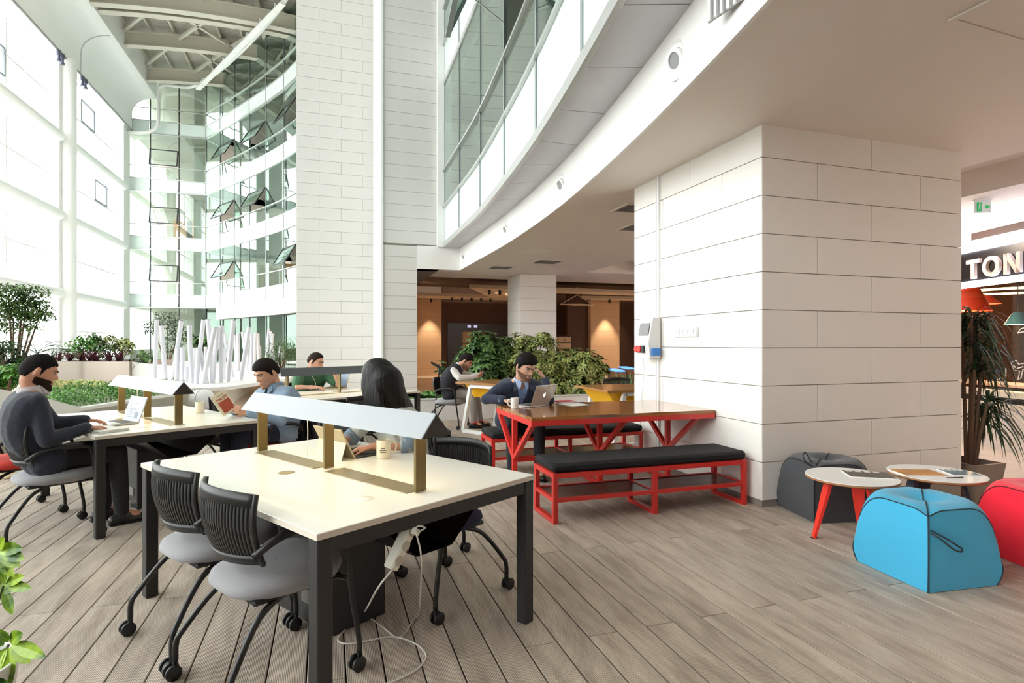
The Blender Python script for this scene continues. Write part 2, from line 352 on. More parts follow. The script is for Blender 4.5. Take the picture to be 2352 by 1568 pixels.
# upper glazed storeys along the curve (mullions every 3rd step of the curve)
cw = thing('wall_curved_glass', 'curved glass front of the upper storeys above the white fascia', 'wall', kind='structure')
M_sash = mat('window_sash', '#8f9696', .4, metal=.5)
for fl in range(3):
    zb = 3.86+fl*4.03
    strip(MB(), out_, zb-.06, zb+.06, .06).build('transom', M_alu, cw, smooth=SM)
    for zz, h_ in ((zb+.93, .05), (zb+1.83, .05)):
        strip(MB(), [p-Vector((.03, 0, 0)) for p in out_], zz-h_/2, zz+h_/2, .05).build('rail', M_alu, cw, smooth=SM)
    for i in range(0, n-1, 6):
        j = min(i+6, n-1); a, b = out_[i], out_[j]
        seg = [Vector((p.x+.02, p.y, 0)) for p in out_[i:j+1]]
        strip(MB(), seg, zb+.06, zb+.905, .02).build('spandrel_panel', M_span, cw, smooth=SM)
        strip(MB(), seg, zb+.955, zb+1.805, .01).build('pane', G_pane, cw, smooth=SM)
        if not (fl == 0 and i in (18, 24)): strip(MB(), seg, zb+1.855, zb+3.97, .01).build('pane', G_pane, cw, smooth=SM)
for i in range(0, n, 6):
    MB().cbox((out_[i].x+.03, out_[i].y, 10), (.05, .045, 12.3)).build('mullion', M_sash, cw)
def sash(a, b, z0, z1, ang, parent, fr=.05, mname=None, outv=(-1, 0, 0), gl=None):
    """top-hung window tilted outwards about its upper edge, between plan points a and b"""
    a, b = Vector(a), Vector(b); h = z1-z0; o = Vector(outv).normalized(); dn = Vector((0, 0, -1))*math.cos(ang)+o*math.sin(ang)
    A_, B_ = Vector((a.x, a.y, z1)), Vector((b.x, b.y, z1)); C_, D_ = A_+dn*h, B_+dn*h; q = MB()
    for p, r in ((A_, B_), (C_, D_), (A_, C_), (B_, D_)): q.beam(p, r, fr, fr*.8)
    s_ = q.build('open_sash', mname or M_dark, parent); nn = dn.cross(B_-A_).normalized()*.004
    MB().add([A_+nn, B_+nn, D_+nn, C_+nn, A_-nn, B_-nn, D_-nn, C_-nn], [(0, 1, 2, 3), (7, 6, 5, 4), (0, 4, 5, 1), (1, 5, 6, 2), (2, 6, 7, 3), (3, 7, 4, 0)]).build('pane', gl or G_pane, s_)
    q = MB(); q.beam(C_.lerp(A_, .35), Vector((a.x, a.y, z0+h*.25)), .015); q.beam(D_.lerp(B_, .35), Vector((b.x, b.y, z0+h*.25)), .015); q.build('stay', M_alu, s_)
sash(out_[18], out_[24], 5.72, 7.8, math.radians(24), cw, .07, M_sash)
sash(out_[24], out_[30], 5.72, 7.8, math.radians(20), cw, .07, M_sash)
# rooms behind the curved glass
rm = MB()
for fl in range(3):
    z = 3.62+fl*4.03; rm.box((-.6, -9, z+.0), (8, 12, z+.25)) if fl else None
    rm.box((-.9 if fl else 0, 11.0, z), (8, 11.4, z+4)) if fl else None
rm.box((5.5, -9, 3.7), (5.8, 12, 16)).build('wall_rooms', mat('office_wall', '#b9bdb9', .7), kind='structure')

# ---- right-hand hall: dark recess, lower ceiling, shop front
MB().box((2.9, -8, 3.72), (12, 9.65, 3.8)).build('ceiling_recess', mat('dark_ceiling', '#2f2926', .7), kind='structure')
MB().box((4.35, -8, 3.3), (4.6, 9.65, 3.72)).box((4.6, -8, 3.3), (12, 9.65, 3.5)).build('ceiling_hall', M_ceil, kind='structure')
shop_o = D(2300, 1033, 1.0); sY0 = (H+.2)*F/(1033-V0); sX = (2300-U0)/F*sY0
def SH(t, z, o=0.): a, b = w2(sX-o, t); return (a, b, z)      # along the shop front: t depth from the camera, o out towards the hall
def shop_box(mb, t0, t1, z0, z1, o0, o1):
    vs = [SH(t, z, o) for z in (z0, z1) for t, o in ((t0, o0), (t1, o0), (t1, o1), (t0, o1))]
    return mb.add(vs, [(0, 3, 2, 1), (4, 5, 6, 7), (0, 1, 5, 4), (1, 2, 6, 5), (2, 3, 7, 6), (3, 0, 4, 7)])
def sz(v): return H-(v-V0)/F*sY0
shop_box(MB(), 4.5, 14, -.2, sz(935), 0, -.25).build('wall_shop_plinth', mat('plinth_stone', '#e3d8cf', .4), kind='structure')
shop_box(shop_box(MB(), 4.5, 14, sz(935), sz(925), .03, -.25), 4.5, 14, sz(912), sz(898), .01, -.2).build('trim_shop_sill', mat('cream_sill', '#e8dcc8', .4), kind='structure')
shop_box(MB(), 4.5, 14, sz(925), sz(912), .015, -.25).build('trim_shop_base', mat('black_sill', '#1c1a1a', .5), kind='structure')
shop_box(MB(), 4.5, 14, sz(556), 3.7, .0, -.3).build('wall_shop_top', mat('hall_wall', '#dfd3ca', .6), kind='structure')
shop_box(MB(), 4.5, 14, sz(898), sz(655), -.02, -.03).build('window_1', glass('shop_glass', '#f4f0ec', .03, 1.4), kind='structure')

# ---- lobby behind the planter
M_brown = mat('brown_wall', '#553827', .6, var=.05, vs=1)
M_tan = mat('tan_stone', '#d9b48d', .5, var=.03, vs=3)
MB().box((-2.0, 21.7, 0), (22, 22, 4.4)).box((6.35, 18.85, 0), (7.32, 19.1, 4.4)).build('wall_lobby', M_brown, kind='structure')
for nm, x0, x1, y0 in (('wall_lobby_pier', .1, 1.29, 21.2), ('wall_lobby_pier_right', 7.33, 8.7, 18.6)):
    q = MB().box((x0, y0+.02, 0), (x1, y0+1.2, 4.2)).build(nm, M_joint, kind='structure')
    panels(q, cache, (x0-.005, y0+.02), 'x', x1-x0+.01, 0, 11, .322, [[]], m=M_tan, zmax=3.35)
    panels(q, cache, (x0+.0, y0), 'y', 1.2, 0, 11, .322, [[]], m=M_tan, zmax=3.35)
MB().box((-2.2, 13.4, -.02), (-1.9, 22, 4.4)).build('wall_lobby_left', M_tan, kind='structure')
MB().box((22, 9, 0), (22.3, 22, 4.4)).build('wall_lobby_right', M_brown, kind='structure')
p2 = MB().box((1.36, 10.45, 0), (2.37, 11.55, 3.3)).build('wall_lobby_column', M_joint, kind='structure')
panels(p2, cache, (1.34, 10.45), 'x', 1.04, 0, 10, .3255, [[]], m=M_tile, zmax=3.26)
panels(p2, cache, (1.36, 10.43), 'y', 1.1, 0, 10, .3255, [[]], m=M_tile, zmax=3.26)
lc = MB().box((-2, 11.9, 4.3), (22, 22, 4.4)).build('ceiling_lobby', mat('lobby_ceiling', '#b99b74', .7), kind='structure')
M_slat = wood('slat_wood', '#4a3a2d', '#5d4a3a', .6, 0, .5)
for i in range(21): MB().bbox((-1.9, 12.1+i*.34, 3.72), (16, 12.1+i*.34+.26, 3.80), .004).build('slat', M_slat, lc)
M_bulk = mat('warm_bulkhead', '#e8d2b6', .6)
MB().prism([(1.2, 15.6), (16, 15.9), (16, 16.9), (1.9, 16.7), (5.5, 20.6), (4.9, 20.9), (-2, 20.6), (-2, 19.4), (3.0, 19.3)], 3.36, 3.48).build('trim_lobby_bulkhead', M_bulk, kind='structure')
MB().prism([(6.6, 18.0), (16, 16.9), (16, 18.2), (7.0, 18.55)], 3.30, 3.42).build('trim_lobby_wing', M_bulk, kind='structure')
MB().box((-.93, 10.1, 3.80), (-.76, 10.7, 16)).build('trim_glass_jamb', M_whiteg, kind='structure')
# ================================================================== atrium shell
# ---- left glazed wall
GX = -16.9
gw = thing('wall_left', 'tall glazed wall with white columns and tubular beams', 'wall', (0, 0, 0), kind='structure')
bays = [42.0, 31.7, 21.4, 11.1, .8, -9.5]
for i, y in enumerate(bays):
    q = MB().box((GX-.25, y-.75, -.2), (GX+.35, y+.75, 20)) if i else MB().box((GX-.25, y-1.3, -.2), (GX+.35, y, 20))
    if i: q.tube([(GX+.45, y-.1, -.2), (GX+.45, y-.1, 16.2)], .42, 16)
    q.build('column', M_whiteg, gw, smooth=SM)
for i in range(5):
    y1, y0 = bays[i]-(1.3 if i == 0 else .75), bays[i+1]+.75
    for z in (4.0, 8.0, 12.0):
        MB().tube([(GX+.35, y0, z), (GX+.35, y1, z)], .27, 14).build('tube_beam', M_whiteg, gw, smooth=SM)
    nc = 4 if i < 3 else 2
    for k in range(1, nc):
        yy = y0+(y1-y0)*k/nc; MB().box((GX-.08, yy-.04, 0), (GX+.06, yy+.04, 16.5)).build('mullion', M_whiteg, gw)
    for z in (2.1, 4.0, 6.0, 8.0, 10.0, 12.0, 14.0, 16.0):
        MB().box((GX-.07, y0, z-.035), (GX+.05, y1, z+.035)).build('transom', M_whiteg, gw)
    for k in range(nc):
        ya, yb = y0+(y1-y0)*k/nc+.04, y0+(y1-y0)*(k+1)/nc-.04
        for r, (za, zb) in enumerate(((0, 2.065), (2.135, 3.965), (4.035, 5.965), (6.035, 7.965), (8.035, 9.965), (10.035, 11.965), (12.035, 13.965), (14.035, 15.965))):
            MB().box((GX-.015, ya, za), (GX-.005, yb, zb)).build('pane', G_wall, gw)
    if i < 2:
        for k, r in ((1, 14.1), (2, 10.1)) if i == 0 else ((1, 13.0),):
            ya, yb = y0+(y1-y0)*k/nc+.1, y0+(y1-y0)*(k+1)/nc-.1; q = MB()
            for a, b in (((GX+.02, ya, r), (GX+.02, yb, r)), ((GX+.02, ya, r+1.2), (GX+.02, yb, r+1.2)), ((GX+.02, ya, r), (GX+.02, ya, r+1.2)), ((GX+.02, yb, r), (GX+.02, yb, r+1.2))): q.beam(a, b, .09)
            q.build('vent_frame', mat('grey_vent_frame', '#9a9fae', .5), gw)
# ---- white bulkhead above it
prof = [(-16.95, 16.2), (-16.4, 16.15), (-16.4, 17.3)]+[(-16.4+1.35*(1-math.cos(t)), 17.3+1.2*math.sin(t)) for t in [PI/2*k/8 for k in range(1, 9)]]+[(-14.9, 18.6), (-14.9, 20.6), (-16.95, 20.6)]
q = MB(); m_ = len(prof); q.add([(x, -12, z) for x, z in prof]+[(x, 41.9, z) for x, z in prof], [(i, i+1, m_+i+1, m_+i) for i in range(m_-1)]+[tuple(range(2*m_-1, m_-1, -1))])
bk = q.build('wall_bulkhead_left', M_whiteg, smooth=SM, kind='structure')
MB().tube([(x+.012, 33.2, z) for x, z in prof[1:-3]], .03, 6).build('joint_strip', M_steel, bk)
MB().tube([(-16.35, -12, 16.1), (-16.35, 41.8, 16.1)], .06, 8).build('conduit', mat('grey_conduit', '#8d9090', .5), bk)
for yy, lb_ in ((30.2, 'grey projector lamp under the bulkhead, on the near side of its pair before the column'), (30.6, 'grey projector lamp under the bulkhead, hard by the column, on its near side'), (33.1, 'grey projector lamp under the bulkhead, just past the white column'), (33.5, 'grey projector lamp under the bulkhead, beside the joint strip')):
    q = MB(); q.lathe([(0, .12), (.09, .12), (.11, .02), (.11, -.12), (.06, -.14), (.06, -.3), (.1, -.32), (.1, -.42), (0, -.42)], 12)
    c_ = q.build('ceiling_projector', mat('projector_body', '#5d5f73', .4, metal=.3), None, smooth=SM, loc=(-16.28, yy, 15.93)); tag(c_, lb_, 'lamp', 'projector lamps under the bulkhead')
# ---- roof
M_roof = mat('roof_deck', '#b3aea2', .6, metal=.1); M_beam = mat('beige_roof_steel', '#c8c3b6', .5)
rf = MB().box((-17.2, -14, 20.5), (3, 46, 20.7)).build('ceiling_roof', M_roof, kind='structure')
rb = MB()
for k in range(130): rb.box((-16.8, 28.0+k*.125, 20.42), (-3.5, 28.0+k*.125+.06, 20.5))
rb.build('deck_rib', mat('roof_rib', '#d0ccc2', .5), rf, kind='stuff')
def ibeam(x0, x1, y, zb, zt, w, parent, arch=.35):
    q = MB(); N_ = 12
    for i in range(N_):
        ta, tb = i/N_, (i+1)/N_; xa, xb = x0+(x1-x0)*ta, x0+(x1-x0)*tb; za, zc = zb+arch*4*ta*(1-ta), zb+arch*4*tb*(1-tb)
        for dz, hw in ((0, w/2), (zt-zb-.05, w/2)):
            q.add([(xa, y-hw, za+dz), (xa, y+hw, za+dz), (xb, y+hw, zc+dz), (xb, y-hw, zc+dz), (xa, y-hw, za+dz+.05), (xa, y+hw, za+dz+.05), (xb, y+hw, zc+dz+.05), (xb, y-hw, zc+dz+.05)], [(0, 1, 2, 3), (7, 6, 5, 4), (0, 3, 7, 4), (1, 5, 6, 2)])
        q.add([(xa, y-.02, za), (xb, y-.02, zc), (xb, y-.02, zc+zt-zb), (xa, y-.02, za+zt-zb), (xa, y+.02, za), (xb, y+.02, zc), (xb, y+.02, zc+zt-zb), (xa, y+.02, za+zt-zb)], [(0, 1, 2, 3), (7, 6, 5, 4)])
    q.build('roof_beam', M_beam, parent)
for y, zb in ((30.2, 18.55), (31.2, 18.7), (35.2, 18.9), (39.6, 18.75), (26.0, 18.55), (21.5, 18.55)): ibeam(-15.1, -3.2, y, zb, zb+.85, .45, rf)
for i, x in enumerate([-14.9+1.28*k for k in range(10)]):
    MB().beam((x, 20, 20.3), (x, 42, 20.3), .1 if i % 3 else .24, .26).build('purlin', M_beam, rf)
for ya, yb in ((31.2, 35.2), (35.2, 39.6)):
    for xa, xb in ((-15.0, -12.1), (-12.1, -9.2), (-9.2, -6.3)):
        q = MB(); q.beam((xa, yb, 19.8), (xb, ya, 19.8), .16); q.build('brace', M_beam, rf)
        if xa == -12.1: MB().beam((xa, ya, 19.8), (xb, yb, 19.8), .16).build('brace', M_beam, rf)
# white pipe with cable tray crossing under the roof
q = MB().tube(bez([YW(288, 303, 41.5), YW(335, 304, 41.5), YW(360, 292, 41.5), YW(364, 260, 41.5), YW(365, 215, 41.5), YW(376, 195, 41.2), YW(440, 199, 41.0), P(500, 165, 18.7), P(560, 112, 18.7), P(622, 45, 18.7), P(655, 0, 18.7), P(700, -70, 18.7)], 6), .12, 8)
pp = q.build('ceiling_pipe', M_whiteg, None, smooth=True, label='white bent pipe with cable tray crossing under the roof beams', cat='pipe')
a_, b_ = P(455, 205, 18.5), P(650, 8, 18.5)
MB().beam(a_, b_, .28, .1).build('cable_tray', M_whiteg, pp)
for k in range(7): MB().cbox(a_.lerp(b_, (k+.5)/7)+Vector((0, 0, .15)), (.1, .1, .5)).build('bracket', M_whiteg, pp)

# ---- far facade and the curved wing
FZ, FH = 3.97, 4.05
M_room = mat('far_room_wall', '#bdbab0', .7); M_roomf = mat('far_room_floor', '#aaa79e', .6); M_warm = mat('far_room_wood', '#d0a070', .5)
ff = thing('wall_far', 'glazed office facade closing the far end of the atrium', 'wall', kind='structure')
far_line = [Vector((-16.85, 42, 0)), Vector((-15.35, 42, 0)), Vector((-13.575, 42, 0)), Vector((-11.83, 42, 0)), Vector((-10.62, 40.07, 0)), Vector((-9.44, 38.12, 0)), Vector((-8.3, 36.18, 0)), Vector((-7.12, 34.08, 0)), Vector((-5.95, 31.8, 0)), Vector((-5.15, 29.9, 0)), Vector((-4.4, 27.6, 0)), Vector((-3.9, 25, 0))]
def fquad(mb, a, b, z0, z1, off=0., th=.03):
    d = (b-a).normalized(); nrm = Vector((d.y, -d.x, 0)); a2, b2 = a+nrm*off, b+nrm*off; c2, d2 = a2-nrm*th, b2-nrm*th
    vs = [(p.x, p.y, z) for z in (z0, z1) for p in (a2, b2, d2, c2)]
    return mb.add(vs, [(0, 3, 2, 1), (4, 5, 6, 7), (0, 1, 5, 4), (1, 2, 6, 5), (2, 3, 7, 6), (3, 0, 4, 7)])
openw = {(1, 0), (1, 1), (1, 2), (4, 0), (4, 1), (4, 2), (6, 1), (6, 2), (8, 0), (8, 2)}
for s_ in range(len(far_line)-1):
    a, b = far_line[s_], far_line[s_+1]; d = (b-a).normalized(); nrm = Vector((d.y, -d.x, 0)); a1, b1 = a+d*.03, b-d*.03
    for k in range(5):
        zb = FZ+k*FH
        if k == 4 and s_ < 0: continue
        if zb < 20: fquad(MB(), a1, b1, zb+.04, zb+.86, 0).build('spandrel_panel', M_span, ff)
        top = zb+FH-.04 if k < 3 else 20.4
        if k <= 3:
            if (s_, k) in openw:
                fquad(MB(), a1, b1, zb+.92, zb+1.7, 0, .012).build('pane', G_pane, ff); fquad(MB(), a1, b1, zb+2.98, top, 0, .012).build('pane', G_pane, ff)
                sash(a1+nrm*.03, b1+nrm*.03, zb+1.78, zb+2.95, math.radians(30 if s_ > 2 else 14), ff, .07, M_dark, (nrm.x, nrm.y, 0))
            else: fquad(MB(), a1, b1, zb+.92, top, 0, .012).build('pane', G_pane, ff)
        for zz, hh in ((zb, .08), (zb+.89, .06), (zb+1.75, .05)):
            if zb < 17 or zz == zb+.89: fquad(MB(), a, b, zz-hh/2, zz+hh/2, .06, .1).build('transom', M_alu, ff)
    fquad(MB(), a1, b1, 0, FZ-.05, -.02, .012).build('pane', glass('ground_glass', '#d3ddd8', .0, 1.4), ff)
    fquad(MB(), a, a+d*.06, 0, 20.4, .02, .1).build('mullion', M_dark if s_ < 4 else M_sash, ff)
fas2 = [Vector((-10.9, 40.2, 0))]+[p+Vector((-.35, -.2, 0)) for p in far_line[5:]]
q = MB()
for a, b in zip(fas2, fas2[1:]): fquad(q, a, b, 3.1, 3.9, 0, .3)
q.build('trim_far_fascia', M_white, None, kind='structure')
rooms = MB(); back = [p+Vector((5.5, 3.2, 0)) for p in far_line[3:]]
for k in range(6):
    z = FZ+k*FH-.02; n2 = len(back)
    if z > 21: continue
    rooms.box((-16.85, 42.08, z), (-6.2, 49, z+.3))
    fr = far_line[3:]; vs = [(p.x+.06, p.y+.04, zz) for zz in (z, z+.3) for p in fr]+[(p.x, p.y, zz) for zz in (z, z+.3) for p in back]
    rooms.add(vs, [g for i in range(n2-1) for g in ((i, i+1, 2*n2+i+1, 2*n2+i), (n2+i, 3*n2+i, 3*n2+i+1, n2+i+1))])
rooms.build('ceiling_far_floors', M_roomf, None, kind='structure')
q = MB().box((-16.85, 48.5, 0), (-5, 48.8, 21))
for a, b in zip(back, back[1:]): fquad(q, a, b, 0, 21, 0, .2)
q.box((-12.9, 43.6, 0), (-12.3, 44.2, 20)).box((-16.86, 42.1, 0), (-16.7, 48, 1.0)).build('wall_far_rooms', M_room, None, kind='structure')
q = MB(); gl_ = [p+Vector((1.3, .9, 0)) for p in far_line[2:]]
for a, b in zip(gl_, gl_[1:]): fquad(q, a, b, 0, 3.85, 0, .1)
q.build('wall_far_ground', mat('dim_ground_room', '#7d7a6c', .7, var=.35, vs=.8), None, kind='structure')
q = MB()
for x, y, z in ((-8.2, 40.8, 4.3), (-6.6, 38.2, 4.3), (-13.9, 46, 8.3), (-14.8, 46, 8.3), (-5.2, 36, 4.3)): q.box((x, y, z), (x+1.3, y+.3, z+2.6))
q.build('wall_far_cabinets', M_warm, None, kind='structure')
MB().box((-2.0, 13.6, 4.4), (8, 30, 20.5)).build('wall_leak_block', M_white, None, kind='structure')  # unseen mass added to stop daylight leaking in behind the tiled walls
MB().box((-30, -14, -.3), (GX-.3, 46, -.25)).box((-120, -120, -.5), (120, 160, -.4)).build('floor_outside', mat('pale_paving', '#d8d5cf', .8), None, kind='structure')
# ---- fittings on fascia and ceiling
M_nozz = mat('white_plastic', '#eeeeec', .35); M_hole = mat('shadow_grey', '#8b8b8b', .6)
LB = ['largest round air nozzle in the white fascia, beside the slatted air grille', 'round air nozzle in the white fascia next after the largest one', 'round air nozzle in the white fascia, second from the white bulkhead', 'round air nozzle in the white fascia right beside the white bulkhead']
def nozzle(u, v):
    # on the fascia curve: find plan point seen at u
    best = min(bez(fas, 4), key=lambda p: abs((U0+F*((p.x-CX)*CA-(p.y-CY)*SA)/max(.1, (p.x-CX)*SA+(p.y-CY)*CA))-u)); i = 0
    t = thing('air_nozzle', LB.pop(0), 'vent', (best.x, best.y, 3.52), math.radians(186), 'air nozzles along the fascia')
    R = Matrix.Rotation(PI/2, 4, 'Y'); MB().lathe([(.15, 0), (.15, .012), (.11, .03), (.085, .02), (.08, -.01)], 28, R).build('ring', M_nozz, t, smooth=SM)
    MB().lathe([(.085, .0), (.085, .035), (.06, .04), (.055, .01), (0, .008)], 24, R @ Matrix.Rotation(.3, 4, 'Y')).build('nozzle', M_nozz, t, smooth=SM)
    MB().lathe([(.056, .03), (0, .032)], 20, R @ Matrix.Rotation(.3, 4, 'Y')).build('mouth', M_hole, t)
for u, v in ((1557, 115), (1289, 412), (1163, 522), (1067, 588)): nozzle(u, v)
def grille(c, w, l, label, rz=0.):
    t = thing('ceiling_vent', label, 'vent', c, rz, 'ceiling vents')
    q = MB(); q.box((-w/2-.04, -l/2-.04, -.012), (w/2+.04, -l/2, .0)).box((-w/2-.04, l/2, -.012), (w/2+.04, l/2+.04, 0)).box((-w/2-.04, -l/2, -.012), (-w/2, l/2, 0)).box((w/2, -l/2, -.012), (w/2+.04, l/2, 0)); q.build('frame', M_ceil, t)
    MB().box((-w/2, -l/2, -.004), (w/2, l/2, 0)).build('backing', mat('vent_dark', '#6d655c', .7), t)
    for k in range(6): MB().box((-w/2, -l/2+(k+.5)*l/6-.008, -.01), (w/2, -l/2+(k+.5)*l/6+.008, -.003)).build('slat', M_hole, t)
c = P(1150, 615, 3.25); grille((c.x, c.y, 3.258), .5, .5, 'square grey ceiling vent over the lobby side near the white bulkhead')
c = P(1256, 602, 3.25); grille((c.x, c.y, 3.258), .55, .55, 'square grey ceiling vent in front of the free-standing column')
c = P(1434, 478, 3.25); grille((c.x+.15, c.y, 3.258), .4, .4, 'small ceiling vent beside the top of the big tiled pillar')
c = P(1446, 523, 3.25); grille((c.x+.15, c.y, 3.258), .45, .45, 'small ceiling vent behind the big tiled pillar')
t = thing('access_hatch', 'square plastered access hatch in the ceiling above the coffee tables', 'hatch', (.35, -2.05, 3.258), 0.05)
q = MB(); q.box((-.45, -.45, -.012), (.45, -.42, 0)).box((-.45, .42, -.012), (.45, .45, 0)).box((-.45, -.42, -.012), (-.42, .42, 0)).box((.42, -.42, -.012), (.45, .42, 0)); q.build('frame', M_ceil, t); MB().box((-.415, -.415, -.008), (.415, .415, 0)).build('door', M_ceil, t)
t = thing('access_hatch', 'small square access hatch in the ceiling over the potted bush', 'hatch', tuple(P(1240, 577, 3.258)), 0.05)
q = MB(); q.box((-.3, -.3, -.01), (.3, -.28, 0)).box((-.3, .28, -.01), (.3, .3, 0)).box((-.3, -.28, -.01), (-.28, .28, 0)).box((.28, -.28, -.01), (.3, .28, 0)); q.build('frame', M_ceil, t); MB().box((-.275, -.275, -.006), (.275, .275, 0)).build('door', M_ceil, t)
# square supply grille high on the fascia by the top of the frame
t = thing('wall_grille', 'white slatted air grille high on the curved fascia', 'vent', (-1.20, -1.25, 3.52), math.radians(188))
MB().box((0, -.3, -.12), (.01, .3, .12)).build('backing', M_hole, t)
for k in range(12): MB().cbox((.018, -.275+k*.05, 0), (.016, .018, .24)).build('slat', M_nozz, t)
# ---- wall fittings on the bright side of the pillar
def on_pillar(u, v): return XW(u, v, 0.0)
a, b = on_pillar(1514, 404), on_pillar(1514, 1018)
t = thing('cable_duct', 'thin white cable duct running down the pillar to the floor', 'duct', (-.0, a.y, 0)); MB().bbox((-.024, -.02, .0), (0, .02, 3.255), .003).build('channel', M_nozz, t)
MB().box((-.0245, .021, .02), (-.001, .024, 3.25)).build('edge_strip', M_hole, t)
c = on_pillar(1505, 777); t = thing('socket_box', 'white industrial power socket box with red and blue sockets on the pillar', 'socket', (-.002, c.y, c.z))
q = MB(); q.add([(-.15, -.14, -.22), (-.02, -.14, -.22), (-.02, -.14, .23), (-.11, -.14, .23), (-.15, .14, -.22), (-.02, .14, -.22), (-.02, .14, .23), (-.11, .14, .23), (-.17, -.14, -.05), (-.17, .14, -.05)], [(0, 1, 2, 3, 8), (4, 9, 7, 6, 5), (3, 2, 6, 7), (0, 4, 5, 1), (0, 8, 9, 4), (8, 3, 7, 9), (1, 5, 6, 2)]); q.build('case', mat('grey_white_plastic', '#dcdcda', .4), t)
q = MB(); Rn = Matrix.Rotation(math.radians(12), 4, 'Y'); q.box((-.012, -.11, -.07), (.004, .09, .07), Matrix.Translation((-.138, 0, .1)) @ Rn); q.build('breaker_window', mat('smoked_plastic', '#6e6a6c', .2), t)
for k, y in enumerate((.09, .02)):
    q = MB().lathe([(.0, .05), (.034, .05), (.04, .03), (.04, 0), (0, 0)], 18, Matrix.Translation((-.15, y, -.12)) @ Matrix.Rotation(-PI/2, 4, 'Y')); s_ = q.build('red_socket', mat('red_plastic', '#d5342b', .35), t, smooth=SM)
MB().bbox((-.19, -.055, -.16), (-.15, -.012, -.08), .006).build('black_latch', M_dark, t); MB().bbox((-.14, -.17, -.19), (-.03, -.139, -.11), .008).build('blue_socket', mat('blue_plastic', '#2f78c4', .35), t)
c = on_pillar(1577, 763); t = thing('socket_strip', 'white strip of four small wall sockets on the pillar', 'socket', (-.001, c.y, c.z))
MB().bbox((-.014, -.2, -.05), (0, .2, .05), .004).build('plate', M_nozz, t)
for k in range(4):
    MB().bbox((-.022, -.19+k*.097, -.044), (-.013, -.19+k*.097+.088, .044), .003).build('module', M_nozz, t); MB().box((-.0235, -.16+k*.097, -.012), (-.0215, -.145+k*.097, .026)).build('port', M_hole, t)
a, b = on_pillar(1494, 812), on_pillar(1477, 915); MB().tube([(-.1, a.y, a.z-.02), (-.05, (a.y*2+b.y)/3, (a.z*2+b.z)/3), (-.02, b.y, b.z), (-.03, b.y+.02, .4), (-.04, b.y, .01)], .004, 6).build('wall_cable', M_nozz, None, label='thin white power cord hanging from the socket box down the pillar', cat='cord')

MB().box((-17.2, -13.3, -.2), (16, -13, 20.6)).build('wall_light_block', mat('light_block_dark', '#4d4640', .8), None, kind='structure')  # unseen wall added behind the camera, dark to cut light from behind
MB().box((16, -13, -.2), (16.3, 30, 4.4)).build('wall_right', mat('hall_wall_warm', '#d8c8b8', .7), None, kind='structure')
